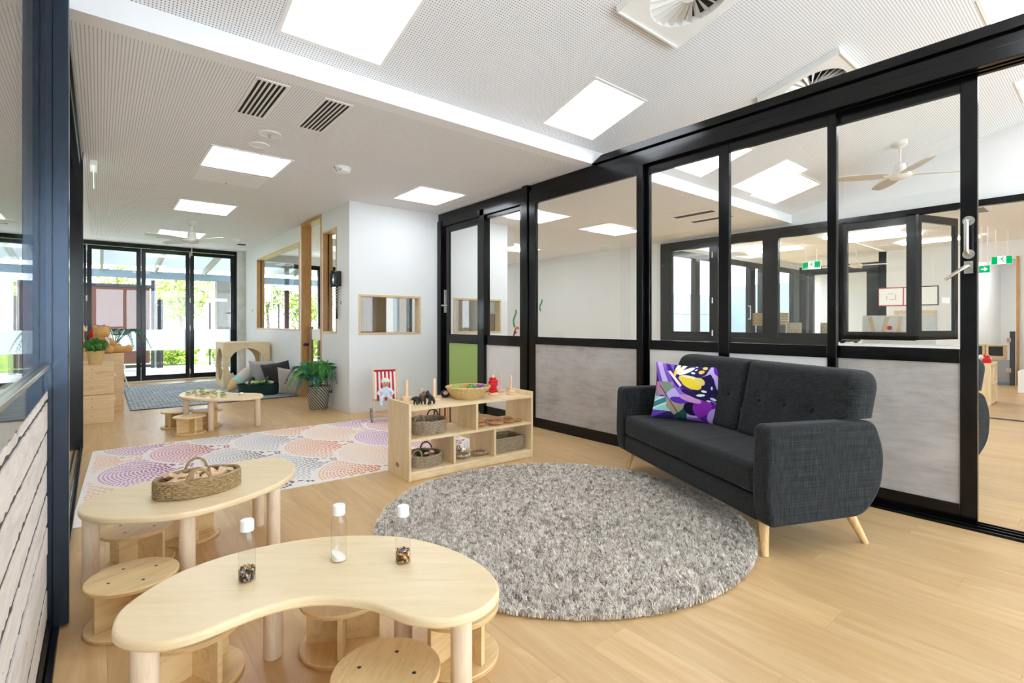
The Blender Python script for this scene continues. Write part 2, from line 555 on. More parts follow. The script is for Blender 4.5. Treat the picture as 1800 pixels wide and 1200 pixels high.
# ---- floor: slab, individual planks of the near room, joined planks beyond
fl = MB().box(-1.7, 17.5, -3.2, YF + 0.05, -0.15, -0.004).build('floor', M['board_gap'])
tag(fl, 'pale oak plank floor running through all the rooms', kind='structure')
PW, PL = 0.19, 1.25
pk = MB().box(0, PW - 0.0005, 0, PL - 0.0005, -0.004, 0.0).mesh('plank', False)
pk.materials.append(M['plank'])
ncol = int((XR - XL) / PW) + 1
for i in range(ncol):
    x0 = XL - 0.02 + i * PW
    y = -1.25 - rnd.random() * PL
    while y < YF:
        y0, y1 = max(y, -1.25), min(y + PL, YF)
        if y1 - y0 > 0.05:
            o = bpy.data.objects.new('plank', pk); C.objects.link(o); o.parent = fl
            o.location = (x0, y0, 0); o.scale = (1, (y1 - y0) / PL, 1)
        y += PL
far = MB(); cols = []
xend = XL - 0.02 + ncol * PW
def plank_run(x0, x1, ya, yb):
    x = x0
    while x < x1:
        y = ya - rnd.random() * PL
        while y < yb:
            q0, q1 = max(y, ya), min(y + PL, yb)
            if q1 - q0 > 0.02:
                far.box(x, min(x + PW, x1) - 0.0009, q0, q1 - 0.0009, -0.004, 0.0)
                cols.extend([rnd.random()] * 6)
            y += PL
        x += PW
plank_run(xend, 17.4, -3.1, YF)
plank_run(-1.65, XL - 0.021, -3.1, YF)
plank_run(XL - 0.02, xend, -3.1, -1.251)
o = far.build('plank', M['plank_far'], fl, smooth=False, fix=False)
face_color(o.data, [(c, c, c) for c in cols], 'rnd')
tag(o, kind='stuff')

# ---- ceilings
ce = structure('ceiling', 'flat perforated white ceiling of the rear half of the room')
PX0, PX1, PY0, PY1 = -0.125, 3.66, 3.43, 11.6
MB().box(PX0, PX1, PY0, PY1, ZC, ZC + 0.02).build('perforated_panel', M['perf'], ce, smooth=False)
b = MB()
b.box(-1.7, 17.5, YB + .01, PY0, ZC, ZC + 0.02); b.box(-1.7, PX0, PY0, PY1, ZC, ZC + 0.02)
b.box(PX1, 17.5, PY0, 5.66, ZC, ZC + 0.02); b.box(PX1, X2 + .12, 5.66, PY1, ZC, ZC + 0.02); b.box(-1.7, X2 + .12, PY1, YF + 0.1, ZC, ZC + 0.02)
b.box(X2 + 0.06, 17.5, -3.2, YB, ZC, ZC + 0.02)
b.build('ceiling_panel', M['ceil_plain'], ce, smooth=False)
bh = MB().box(-1.7, X2 + 0.06, YB - .004, YB + 0.12, ZC - .0005, 2.95).build('trim_1', M['ceil_plain'], smooth=False)
tag(bh, 'white bulkhead where the sloping ceiling meets the flat ceiling', kind='structure')
SL = math.atan(0.268)
def on_rake(o):
    o.rotation_euler = (-SL, 0, 0); o.location = (o.location[0], YB, 2.842)
ck = 1 / math.cos(SL)
rc = MB().box(-1.7, X2 + 0.06, -6.6 * ck, 0, 0, 0.02).build('ceiling_raked', M['perf'], smooth=False)
on_rake(rc)
tag(rc, 'perforated white ceiling sloping up towards the camera', kind='structure')

# ---- outer walls
def wall_obj(name, label, boxes, m='white'):
    b = MB()
    for q in boxes: b.box(*q)
    o = b.build(name, M[m], smooth=False)
    return tag(o, label, kind='structure')
wall_obj('wall_back', 'white wall above the glazed doors behind the camera', [(-1.7, 17.5, -3.35, -3.2, 2.75, 4.8), (8.4, 17.5, -3.35, -3.2, 0, 2.75)])
bw = structure('door_7', 'black framed glazed doors behind the camera')
for k in range(9): MB().box(-1.7 + 1.25 * k, -1.58 + 1.25 * k, -3.32, -3.24, 0, 2.66).build('stile', M['black'], bw, .003)
MB().box(-1.7, 8.4, -3.32, -3.24, 2.62, 2.75).build('head', M['black'], bw, .003)
MB().box(-1.7, 8.4, -3.32, -3.24, 0, .09).build('bottom_rail', M['black'], bw, .003)
MB().box(-1.7, 8.4, -3.285, -3.279, .09, 2.62).build('pane', M['glass'], bw, smooth=False)
tag(MB().box(-12, 20, -30, -3.36, -.12, -.02).build('floor_terrace', M['terrace'], smooth=False), 'unseen paving behind the camera, kept pale to bounce sun onto the ceilings', kind='structure')  # out of view, bright colour chosen to bounce sun up onto the ceilings
tag(MB().box(-1.8, 8.5, -4.6, -3.36, 2.76, 2.85).build('sun_blocker_eave', M['white'], smooth=False), 'unseen white overhang added over the doors behind the camera to block direct sun', kind='structure')  # added overhang out of view, keeps direct sun off the floor inside
wall_obj('wall_side', 'white wall of the space beyond the left partition', [(-1.85, -1.7, -3.2, YF, 0, 4.8)])
wall_obj('wall_column', 'white wall with two small viewing windows beside the glazed partition',
    [(XC, 2.575, YC, YC + .12, 0, ZC), (2.575, 3.475, YC, YC + .12, 0, 1.0), (2.575, 3.475, YC, YC + .12, 1.525, ZC),
     (3.475, 4.02, YC, YC + .12, 0, ZC), (4.02, 4.905, YC, YC + .12, 0, 1.0), (4.02, 4.905, YC, YC + .12, 1.525, ZC),
     (4.905, 5.034, YC, YC + .12, 0, ZC)])
wall_obj('wall_phone', 'white wall holding the wall phone and timber framed windows',
    [(XC, XC + .13, YC + .12, 6.70, 0, ZC), (XC, XC + .13, 6.70, 7.24, 0, 1.01), (XC, XC + .13, 6.70, 7.24, 2.445, ZC),
     (XC, XC + .13, 7.24, 7.29, 0, ZC), (XC, XC + .13, 8.22, 8.32, 0, ZC),
     (XC, XC + .13, 8.32, 11.11, 0, 1.03), (XC, XC + .13, 8.32, 11.11, 2.445, ZC),
     (XC, XC + .13, 11.11, YF, 0, ZC)])
wall_obj('wall_block', 'white side wall of the enclosed rooms seen from the next room', [(4.91, 5.034, YC + .12, 8.2, 0, ZC), (4.91, 5.034, 8.2, 11.4, 0, .85), (4.91, 5.034, 8.2, 11.4, 2.4, ZC), (4.91, 5.034, 11.4, 11.6, 0, ZC)])  # side opening added so the small viewing window shows brightness beyond
for i_, (y0, y1) in enumerate(((9.36, 9.5), (9.94, 10.12), (8.2, 8.26), (11.34, 11.4))):
    tag(MB().box(4.94, 5.0, y0, y1, .85, 2.4).build('trim_%d' % (20 + i_), M['black'], None, .003), 'black mullion of the side opening added for a bright view with dark posts', kind='structure')
wall_obj('wall_end', 'white end wall of the next room', [(5.034, X2 + .1, 11.6, 11.75, 0, ZC)])
wall_obj('wall_far_right', 'white wall at the far side of the next room above and beside the black framed windows',
    [(X2, X2 + .12, 5.66, 11.6, 0, ZC), (X2, X2 + .12, -3.2, 5.66, 2.66, 4.9), (X2, X2 + .12, 1.30, 5.66, 0, 0.80)])
b = MB().box(XC - 0.003, 3.74, YC - 0.004, YC, 0, 0.115); b.box(XC - 0.004, XC, YC - .004, 7.27, 0, 0.115); b.box(XC - 0.004, XC, 8.23, YF - .05, 0, 0.115)
o = b.build('baseboard_column', M['white'], smooth=False); tag(o, 'flush white skirting on the white walls', kind='structure')

# concrete column at the end of the bifold doors
o = MB().lathe([(0.115, 0), (0.115, ZC)], 28, (2.42, YF - .07, 0)).build('wall_pillar', M['concrete'])
tag(o, 'round raw concrete column at the end of the folding doors', kind='structure')

# ---- timber framed windows
def timber_window(name, label, x0, x1, y0, y1, z0, z1, axis, m='timber', wall=.13, t=.028, pane_at=.5):
    w = structure(name, label)
    proud = .006
    if axis == 'y':      # opening in an X = const wall
        a0, a1 = x0 - proud, x0 + wall
        MB().box(a0, a1, y0, y0 + t, z0, z1).build('frame_side', M[m], w, .002)
        MB().box(a0, a1, y1 - t, y1, z0, z1).build('frame_side', M[m], w, .002)
        MB().box(a0, a1, y0 + t, y1 - t, z1 - t, z1).build('frame_head', M['timber_pale'], w, .002)
        MB().box(a0, a1, y0 + t, y1 - t, z0, z0 + t).build('frame_sill', M['timber_pale'], w, .002)
        xm = x0 + wall * pane_at
        MB().box(xm, xm + .006, y0 + t, y1 - t, z0 + t, z1 - t).build('pane', M['glass'], w, smooth=False)
        b = MB()
        for (p, q) in ((y0 + t, y0 + t + .008), (y1 - t - .008, y1 - t)):
            b.box(xm - .006, xm + .012, p, q, z0 + t, z1 - t)
        b.build('glazing_bead', M['black'], w, smooth=False)
    else:
        b0, b1 = y0 - proud, y0 + wall
        MB().box(x0, x0 + t, b0, b1, z0, z1).build('frame_side', M[m], w, .002)
        MB().box(x1 - t, x1, b0, b1, z0, z1).build('frame_side', M[m], w, .002)
        MB().box(x0 + t, x1 - t, b0, b1, z1 - t, z1).build('frame_head', M[m], w, .002)
        MB().box(x0 + t, x1 - t, b0, b1, z0, z0 + t).build('frame_sill', M[m], w, .002)
        ym = y0 + wall * pane_at
        MB().box(x0 + t, x1 - t, ym, ym + .006, z0 + t, z1 - t).build('pane', M['glass'], w, smooth=False)
    return w
def small_win(name, label, x0, x1):
    return timber_window(name, label, x0, x1, YC, YC, 1.0, 1.525, 'x', 'timber_pale', .12)
small_win('window_1', 'small pale timber viewing window in the white wall left of the green door', 2.575, 3.475)
small_win('window_2', 'small pale timber viewing window seen through the black framed glass', 4.02, 4.905)
timber_window('window_3', 'narrow timber framed window beside the wall phone', XC, None, 6.70, 7.24, 1.01, 2.445, 'y')
timber_window('window_4', 'wide timber framed window beside the folding doors', XC, None, 8.32, 11.11, 1.03, 2.445, 'y')

# timber door frame with a glazed leaf
d = structure('door_1', 'timber door frame with a glazed door behind the potted palm')
MB().box(XC - .01, XC + .14, 8.175, 8.22, 0, 2.70).build('jamb', M['timber'], d, .002)
MB().box(XC - .01, XC + .14, 7.29, 7.325, 0, 2.70).build('jamb', M['timber'], d, .002)
MB().box(XC - .01, XC + .14, 7.325, 8.175, 2.66, 2.70).build('head', M['timber'], d, .002)
MB().box(XC + .08, XC + .12, 8.02, 8.165, 0.0, 1.10).build('lock_stile', M['brown'], d, .002)
MB().box(XC + .08, XC + .12, 7.33, 8.02, 0.0, 0.10).build('bottom_rail', M['brown'], d, .002)
MB().box(XC + .095, XC + .103, 7.33, 8.02, 0.10, 1.10).build('pane', M['glass'], d, smooth=False)
k = MB(); k.cone((XC + .08, 8.12, .82), (XC + .03, 8.12, .82), .018, .018); k.ball((XC + .02, 8.12, .82), .026)
k.build('door_knob', M['dark_metal'], d)
MB().box(XC + .088, XC + .092, 7.60, 8.0, 0.90, 1.06).build('notice_sheet', M['paper'], d, smooth=False)

# ---- folding doors at the end
fd = structure('door_2', 'black framed glass folding doors opening to the deck')
MB().box(-1.7, 2.36, YF, YF + .10, 2.63, ZC).build('head', M['black'], fd, .004)
MB().box(-1.7, 2.36, YF, YF + .12, -.01, 0.012).build('threshold', M['steel'], fd, .002)
leaves = [(-1.66, -.19), (-.185, .632), (.636, 1.448), (1.452, 2.27)]
for i, (a, c) in enumerate(leaves):
    y0, y1, st = YF + .012, YF + .062, .072
    MB().box(a, a + st, y0, y1, .015, 2.625).build('stile', M['black'], fd, .003)
    MB().box(c - st, c, y0, y1, .015, 2.625).build('stile', M['black'], fd, .003)
    MB().box(a + st, c - st, y0, y1, .015, .115).build('bottom_rail', M['black'], fd, .003)
    MB().box(a + st, c - st, y0, y1, 2.55, 2.625).build('top_rail', M['black'], fd, .003)
    MB().box(a + st, c - st, y0 + .02, y0 + .026, .115, 2.55).build('pane', M['glass'], fd, smooth=False)
    MB().box(a + st, c - st, y0 + .0175, y0 + .0195, .607, 1.023).build('frosted_strip', M['frost'], fd, smooth=False)
MB().box(2.27, 2.36, YF, YF + .08, .012, 2.63).build('jamb', M['black'], fd, .003)
h = MB()
for xh in (-.187, 1.45):
    for z in (.16, 1.05, 1.62, 2.56):
        h.cone((xh, YF - .004, z - .05), (xh, YF - .004, z + .05), .011, .011, 12)
h.build('hinge', M['steel'], fd)
hd = MB(); hd.box(2.215, 2.235, YF - .004, YF + .012, 1.28, 1.42); hd.tube([(2.225, YF - .004, 1.37), (2.225, YF - .05, 1.37), (2.11, YF - .05, 1.37)], .009)
hd.build('door_handle', M['dark_metal'], fd)

# ---- right glazed partition
wr = structure('wall_right', 'black framed glass partition with concrete look panels along the right')
bk = lambda name, x0, x1, y0, y1, z0, z1, parent=wr, m='black', bev=.003: MB().box(x0, x1, y0, y1, z0, z1).build(name, M[m], parent, bev)
YE = -3.2
bk('head_beam', XR + .02, XR + .17, YE, YC, 2.60, 2.705)
bk('track_cover', XR + .005, XR + .045, YE, 4.28, 2.563, 2.64)
bk('track_cover', XR + .075, XR + .095, YE, 4.28, 2.563, 2.60)
bk('track_cover', XR + .125, XR + .16, YE, 4.28, 2.563, 2.60)
bk('head_beam', XR + .02, XR + .17, 4.28, YC, 2.52, 2.60)
MB().prism_axis([(YE, 2.706), (3.33, 2.706), (3.20, 2.768), (YE, 2.768)], XR - .012, XR + .17, 'x').build('top_flange', M['black'], wr, .003)
for xa in (XR + .005, XR + .060, XR + .110, XR + .150):
    bk('floor_track', xa, xa + .012, YE, 4.28, -.004, .014, bev=.002)
bk('floor_track', XR + .0, XR + .165, YE, 4.28, -.004, .005, bev=.001)
bk('post', XR - .012, XR + .16, 4.285, 4.375, 0, ZC)
bk('jamb', XR, XR + .16, 6.165, YC - .002, 0, 2.60)
bk('mullion', XR + .02, XR + .12, 5.155, 5.25, 0, 2.60)
# fixed side pane beside the green door
bk('post', XR + .03, XR + .13, 4.375, 4.46, 0, 2.60)
bk('transom', XR + .05, XR + .10, 4.46, 5.155, .878, 1.0)
bk('rail', XR + .05, XR + .10, 4.46, 5.155, 0, .10)
bk('rail', XR + .05, XR + .10, 4.46, 5.155, 2.47, 2.52)
MB().box(XR + .07, XR + .078, 4.46, 5.155, 1.0, 2.47).build('pane', M['glass'], wr, smooth=False)
MB().box(XR + .065, XR + .085, 4.46, 5.155, .10, .878).build('lower_panel', M['white_panel'], wr, smooth=False)
# hinged door with green panel
gd = structure('door_3', 'black framed hinged door with a lime green lower panel')
bk('stile', XR + .05, XR + .09, 6.03, 6.16, .01, 2.515, gd)
bk('stile', XR + .05, XR + .09, 5.255, 5.335, .01, 2.515, gd)
bk('top_rail', XR + .05, XR + .09, 5.335, 6.03, 2.43, 2.515, gd)
bk('transom', XR + .05, XR + .09, 5.335, 6.03, .878, 1.0, gd)
bk('bottom_rail', XR + .05, XR + .09, 5.335, 6.03, .01, .11, gd)
MB().box(XR + .066, XR + .074, 5.335, 6.03, 1.0, 2.43).build('pane', M['glass'], gd, smooth=False)
MB().box(XR + .06, XR + .08, 5.335, 6.03, .11, .878).build('lower_panel', M['green_panel'], gd, smooth=False)
h = MB(); h.box(XR + .03, XR + .05, 6.08, 6.12, 1.30, 1.62); h.tube([(XR + .03, 6.10, 1.40), (XR - .02, 6.10, 1.40), (XR - .02, 5.97, 1.40)], .010)
h.build('door_handle', M['steel'], gd)

def slider(name, label, x, y0, y1, sl, sr, panel, mids=()):
    """glazed sliding panel in plane x; y0 near end, y1 far end"""
    s = structure(name, label)
    t = .04
    q = lambda nm, a, c, z0, z1: MB().box(x, x + t, a, c, z0, z1).build(nm, M['black'], s, .003)
    q('stile', y1 - sl, y1, .012, 2.57); q('stile', y0, y0 + sr, .012, 2.57)
    cuts = [y0 + sr] + [c for m_ in mids for c in (m_[0], m_[1])] + [y1 - sl]
    for m_ in mids: q('stile', m_[0], m_[1], .012, 2.57)
    for i in range(0, len(cuts), 2):
        a, c = cuts[i], cuts[i + 1]
        q('top_rail', a, c, 2.487, 2.57); q('transom', a, c, .918, 1.0); q('bottom_rail', a, c, .012, .105)
        MB().box(x + .016, x + .024, a, c, 1.0, 2.487).build('pane', M['glass'], s, smooth=False)
        MB().box(x + .010, x + .030, a, c, .105, .918).build('lower_panel', M[panel], s, smooth=False)
    return s
slider('door_4', 'sliding glass panel with a grey concrete look base left of the sofa', XR + .005, 2.735, 4.284, .115, .068, 'conc_panel')
slider('door_5', 'pair of sliding glass panes with white base panels behind the sofa', XR + .055, 1.225, 2.80, .10, .055, 'white_panel', [(1.965, 2.05)])
ds = slider('door_6', 'open sliding glass panel with steel handles and a grey base right of the sofa', XR + .105, .535, 1.27, .03, .075, 'conc_panel')
# handles on the open sliding panel (pull handle and lever)
XD = XR + .105
ph = MB()
for z in (1.545, 1.735):
    ph.cone((XD, .572, z), (XD - .008, .572, z), .027, .027, 24)
ph.tube([(XD, .572, 1.735), (XD - .05, .572, 1.735)] + arc((XD - .05, .572, 1.715), .02, PI / 2, PI, 5, (1, 0, 0)) + arc((XD - .05, .572, 1.565), .02, PI, 1.5 * PI, 5, (1, 0, 0)) + [(XD - .05, .572, 1.545), (XD, .572, 1.545)], .011, 12)
ph.build('pull_handle', M['steel'], ds)
lv = MB(); lv.box(XD - .006, XD, .553, .592, 1.435, 1.505)
lv.tube([(XD, .572, 1.475), (XD - .045, .572, 1.475), (XD - .058, .582, 1.468), (XD - .062, .665, 1.402)], .0095, 12)
lv.build('lever_handle', M['steel'], ds)

# ---- left partition: boarded base, glass, posts, open doorway
wl = structure('wall_left', 'black framed partition with whitewashed boards below the glass at the left edge')
M['black_gloss'] = plain('glossy black rail', '#0c0d10', 0.05, 0.0, 0.6, vary=0.02)
js = [.055, .174, .294, .406, .520, .631, .750, .865, .900]
MB().box(XL - .05, XL - .0022, -2.6, 2.54, .0, .899).build('backing', M['board_gap'], wl, smooth=False)
def ragged(z, n, amp, sgn):
    out = []
    for i in range(n + 1):
        y = -2.6 + 5.13 * i / n
        out.append((y, z + sgn * (abs(rnd.gauss(0, amp)) if rnd.random() < .55 else amp * .3)))
    return out
for i in range(len(js) - 1):
    lo = ragged(js[i] + .0055, 190, .0045, 1); hi = ragged(js[i + 1] - .0055 if i < len(js) - 2 else js[i + 1], 190, .0045, -1)
    pts = lo + hi[::-1]
    MB().prism_axis(pts, XL - .022, XL + rnd.uniform(-.0015, .0015), 'x').build('board', M['board'], wl, smooth=False)
bk('kick_rail', XL - .03, XL + .012, -2.6, 2.54, 0, .052, wl)
bk('floor_track', XL + .012, XL + .034, -2.6, 6.05, -.004, .016, wl)
bk('floor_track', XL + .0, XL + .008, 2.6, 6.05, -.004, .016, wl)
bk('floor_track', XL - .03, XL - .018, 2.6, 6.05, -.004, .016, wl)
MB().box(XL - .03, XL + .001, -2.6, 2.54, .900, .985).build('transom', M['black_gloss'], wl, .002)
MB().box(XL - .03, XL + .010, -2.6, 2.54, .985, 1.0).build('sill', M['steel'], wl, .002)
MB().box(XL - .012, XL - .004, -2.6, 2.54, 1.0, 2.50).build('pane', M['glass'], wl, smooth=False)
bk('head', XL - .04, XL + .01, -2.6, 2.54, 2.50, 2.75, wl)
bk('post', XL - .04, XL + .060, 2.54, 2.605, .012, 3.03, wl, 'satin')
bk('post_seam', XL + .012, XL + .016, 2.538, 2.54, .012, 3.03, wl, 'black', .0005)
bk('post', XL - .20, XL + .034, 6.03, 6.10, 0, ZC, wl)
bk('head', XL - .05, XL + .030, 2.605, 6.03, 2.62, ZC, wl)
bk('head', XL - .04, XL + .015, 2.605, 6.03, 2.57, 2.62, wl)
wall_obj('wall_gable', 'glazing filler above the left partition', [(XL - .03, XL - .01, -3.2, YB, 2.75, 4.6)], 'ceil_plain')

# ---- partition of the next room (x = 8.37)
wp = structure('wall_partition', 'far black framed window wall across the next room')
def fr(nm, y0, y1, z0, z1, dx=0, t=.06): return MB().box(X2 - t + dx, X2 + .02 + dx, y0, y1, z0, z1).build(nm, M['black'], wp, .003)
fr('head', .0, 5.66, 2.58, 2.66)
fr('sill', 2.70, 5.66, .80, .90)
for a, c in ((5.42, 5.66), (4.50, 4.66), (3.50, 3.74), (2.62, 2.78)): fr('mullion', a, c, .90, 2.58)
for a, c in ((4.66, 5.42), (3.74, 4.50), (2.78, 3.50)):
    fr('rail', a, c, 2.50, 2.58, .01); fr('rail', a, c, .90, 1.0, .01)
    MB().box(X2 - .01, X2 - .004, a, c, 1.0, 2.50).build('pane', M['glass'], wp, smooth=False)
b = MB()
for z in (.98, 1.55, 2.35):
    for y in (4.60, 2.71): b.cone((X2 - .068, y, z - .05), (X2 - .068, y, z + .05), .011, .011, 10)
b.build('hinge', M['steel'], wp)
# two leaves of the servery bifold, the nearer one folded open
fr('stile', 2.55, 2.62, .92, 2.60); fr('stile', 1.76, 1.86, .92, 2.60)
fr('rail', 1.86, 2.55, 2.48, 2.58, .01); fr('rail', 1.86, 2.55, .92, 1.03, .01)
MB().box(X2 - .01, X2 - .004, 1.86, 2.55, 1.03, 2.48).build('pane', M['glass'], wp, smooth=False)
lf = structure('window_5', 'folded open leaf of the black framed servery window')
lf.location = (X2 - .02, 1.72, 0); lf.rotation_euler = (0, 0, math.radians(-18))
LW = .78
MB().box(-.06, 0, -.02, .02, .93, 2.58).build('stile', M['black'], lf, .003)
MB().box(LW - .08, LW, -.02, .02, .93, 2.58).build('stile', M['black'], lf, .003)
MB().box(0, LW - .08, -.02, .02, .93, 1.05).build('rail', M['black'], lf, .003)
MB().box(0, LW - .08, -.02, .02, 2.48, 2.58).build('rail', M['black'], lf, .003)
MB().box(0, LW - .08, -.003, .003, 1.05, 2.48).build('pane', M['glass'], lf, smooth=False)
MB().box(.45, .62, -.006, -.004, 1.42, 1.50).build('notice_sheet', M['paper'], lf, smooth=False)
MB().box(X2 - .10, X2 + .30, 1.30, 2.62, .80, .86).build('trim_2', M['white'], None, .004)['kind'] = 'structure'
MB().box(X2 - .04, X2 + .04, -3.1, 1.25, -.004, .006).build('trim_3', M['black'], None, .001)['kind'] = 'structure'
MB().box(X2 - .05, X2 + .06, 1.20, 1.30, 0, 2.66).build('trim_4', M['black'], None, .003)['kind'] = 'structure'

# ================================================================ CEILING FITTINGS
M['panel_on'] = emit('lit light panel', WARM, PANEL)
M['panel_out'] = emit('lit cool light panel', (0.97, 0.99, 1.0), PANEL)
def light_panel(x0, x1, y0, y1, label, raked=False, m='panel_on', group=None):
    cx, cy = (x0 + x1) / 2, (y0 + y1) / 2
    t = thing('ceiling_light', label, 'ceiling light', (cx, cy, ZC), 0, group)
    hx, hy = (x1 - x0) / 2, (y1 - y0) / 2
    if raked:
        t.rotation_euler = (-SL, 0, 0)
        t.location = (cx, cy, 2.842 + .268 * (YB - cy)); hy *= ck
    f = .022
    b = MB()
    b.box(-hx - f, hx + f, -hy - f, -hy, -.008, .004); b.box(-hx - f, hx + f, hy, hy + f, -.008, .004)
    b.box(-hx - f, -hx, -hy, hy, -.008, .004); b.box(hx, hx + f, -hy, hy, -.008, .004)
    b.build('frame', M['white_plastic'], t, smooth=False)
    MB().box(-hx, hx, -hy, hy, -.003, .001).build('diffuser', M[m], t, smooth=False)
    return t
light_panel(.77, 1.42, 5.07, 5.76, 'square light panel behind the round ceiling discs and before the access panel')
light_panel(.79, 1.41, 7.52, 8.24, 'square light panel just in front of the far ceiling fan')
light_panel(.78, 1.42, 10.15, 10.85, 'square light panel partly hidden behind the far ceiling fan')
light_panel(2.83, 3.43, 5.09, 5.76, 'square light panel above the white wall with the small window')
light_panel(4.62, 5.30, 5.14, 5.79, 'light panel of the next room seen through the first framed pane beside the green door')
light_panel(6.36, 7.08, 5.20, 5.75, 'light panel of the next room seen through the big pane beside the wide post')
light_panel(6.46, 7.20, 7.85, 8.40, 'small looking light panel deep in the next room')
light_panel(.83, 1.45, 2.50, 3.165, 'biggest sloping light panel cut off by the top of the view', True)
light_panel(2.96, 3.58, 2.60, 3.18, 'sloping light panel above the end of the bulkhead near the black beam', True)
light_panel(4.72, 5.48, 2.58, 3.18, 'sloping light panel of the next room crossed by a glass mullion', True)
light_panel(6.75, 7.5, 2.62, 3.20, 'sloping light panel of the next room left of the big ceiling fan', True)
light_panel(5.05, 5.70, .02, .69, 'sloping light panel above the black beam in the top right corner', True)
light_panel(7.04, 7.70, .02, .69, 'sloping light panel seen through the open gap at the right edge', True)
for x0 in (.83, 2.96):
    light_panel(x0, x0 + .62, -.05, .60, 'sloping light panel over the near end of the room', True, group='panels above the camera')
    light_panel(x0, x0 + .62, -2.6, -1.95, 'sloping light panel behind the camera', True, group='panels behind the camera')
for x0 in (5.05, 7.04):
    light_panel(x0, x0 + .62, -2.6, -1.95, 'sloping light panel behind the camera', True, group='panels behind the camera')
light_panel(5.3, 5.95, 7.85, 8.4, 'unseen light panel added behind the white block to brighten the next room')  # added out of view to lift the light in the next room
light_panel(6.6, 7.25, 10.2, 10.8, 'unseen light panel added to brighten the far end of the next room')  # likewise added and unseen, fills the deep end with light
light_panel(3.2, 3.9, 8.6, 9.2, 'light panel added to light the enclosed room behind the small window')  # put in so the enclosed room is not dark

# slotted grilles
M['slot_dark'] = plain('dark grille slot', '#1a1a1c', 0.8)
def grille(x0, x1, y0, y1, n, label, along='y'):
    t = thing('air_grille', label, 'vent', ((x0 + x1) / 2, (y0 + y1) / 2, ZC))
    hx, hy = (x1 - x0) / 2, (y1 - y0) / 2
    MB().box(-hx - .02, hx + .02, -hy - .025, hy + .025, -.004, .002).build('plate', M['ceil_plain'], t, .002)
    w = 2 * hx / (2 * n - 1)
    for k in range(n):
        a = -hx + 2 * k * w
        MB().box(a, a + w * 1.05, -hy, hy, -.006, -.0041).build('slot', M['slot_dark'], t, smooth=False)
    return t
grille(.785, .953, 3.515, 4.145, 6, 'six slot ceiling grille nearer the left wall')
grille(1.225, 1.388, 3.535, 4.145, 6, 'six slot ceiling grille in the middle of the ceiling')
def slotbar(x0, x1, y0, y1, label):
    t = thing('slot_vent', label, 'vent', ((x0 + x1) / 2, (y0 + y1) / 2, ZC))
    hx, hy = (x1 - x0) / 2, (y1 - y0) / 2
    MB().box(-hx - .02, hx + .02, -hy - .02, hy + .02, -.003, .002).build('frame', M['ceil_plain'], t, smooth=False)
    MB().box(-hx, hx, -hy, hy, -.005, -.0031).build('slot', M['slot_dark'], t, smooth=False)
slotbar(6.53, 6.64, 3.63, 4.23, 'dark slot vent of the next room farther from the bulkhead glass mullion')
slotbar(7.03, 7.14, 3.63, 4.25, 'dark slot vent of the next room crossed by the thin mullion')
slotbar(.80, .95, 10.95, 11.15, 'small square vent above the folding doors left of the fan')
slotbar(2.10, 2.25, 11.0, 11.2, 'small square vent above the folding doors near the concrete column')

# swirl diffusers on the sloping ceiling
def swirl(cx, cy, label, tw):
    t = thing('swirl_diffuser', label, 'vent', (cx, cy, 2.842 + .268 * (YB - cy)))
    t.rotation_euler = (-SL, 0, 0)
    h, R, N, D = .335, .262, 48, .045
    ring = [(R * math.cos(2 * PI * k / N), R * math.sin(2 * PI * k / N)) for k in range(N)]
    sq = []
    for k in range(N):
        c, s_ = math.cos(2 * PI * k / N), math.sin(2 * PI * k / N)
        q = (h - .012) / max(abs(c), abs(s_)); sq.append((c * q, s_ * q))
    vs = [(p[0], p[1], -D) for p in ring] + [(p[0], p[1], -D) for p in sq] + [(p[0], p[1], -.001) for p in ring]
    fs = []
    for k in range(N):
        j = (k + 1) % N
        fs += [(k, j, N + j, N + k), (2 * N + k, 2 * N + j, j, k)]
    MB().add(vs, fs).build('face_plate', M['white_plastic'], t)
    MB().lathe([(R - .001, -.0015), (0, -.0016)], 40).build('duct_shade', M['slot_dark'], t)  # dark disc against the ceiling paints the shade behind the vanes
    q = MB(); e = .012
    for (x0, x1, y0, y1) in ((-h, h, -h, -h + e), (-h, h, h - e, h), (-h, -h + e, -h + e, h - e), (h - e, h, -h + e, h - e)):
        q.box(x0, x1, y0, y1, -D - .010, -.0005)
    q.build('rim', M['white_plastic'], t, .002)
    MB().lathe([(.07, -.004), (.07, -D + .004), (.05, -D), (0, -D)], 24).build('hub', M['white_plastic'], t)
    vane = MB(); z0, z1 = -D + .001, -.006
    pts = [(.066, -.004, z0), (R, -.004, z0), (R, .036, z1), (.066, .010, z1)]
    vane.add(pts + [(x, y + .002, z + .0006) for x, y, z in pts], [(0, 1, 2, 3), (7, 6, 5, 4), (0, 4, 5, 1), (1, 5, 6, 2), (2, 6, 7, 3), (3, 7, 4, 0)])
    me = vane.mesh('vane', False); me.materials.append(M['white_plastic'])
    for k in range(24):
        o = bpy.data.objects.new('vane', me); C.objects.link(o); o.parent = t
        o.rotation_euler = (0, 0, 2 * PI * k / 24 + tw)
swirl(2.885, 1.745, 'square swirl diffuser cut by the top edge of the view', .05)
swirl(4.87, 1.77, 'square swirl diffuser half hidden behind the black beam', .1)

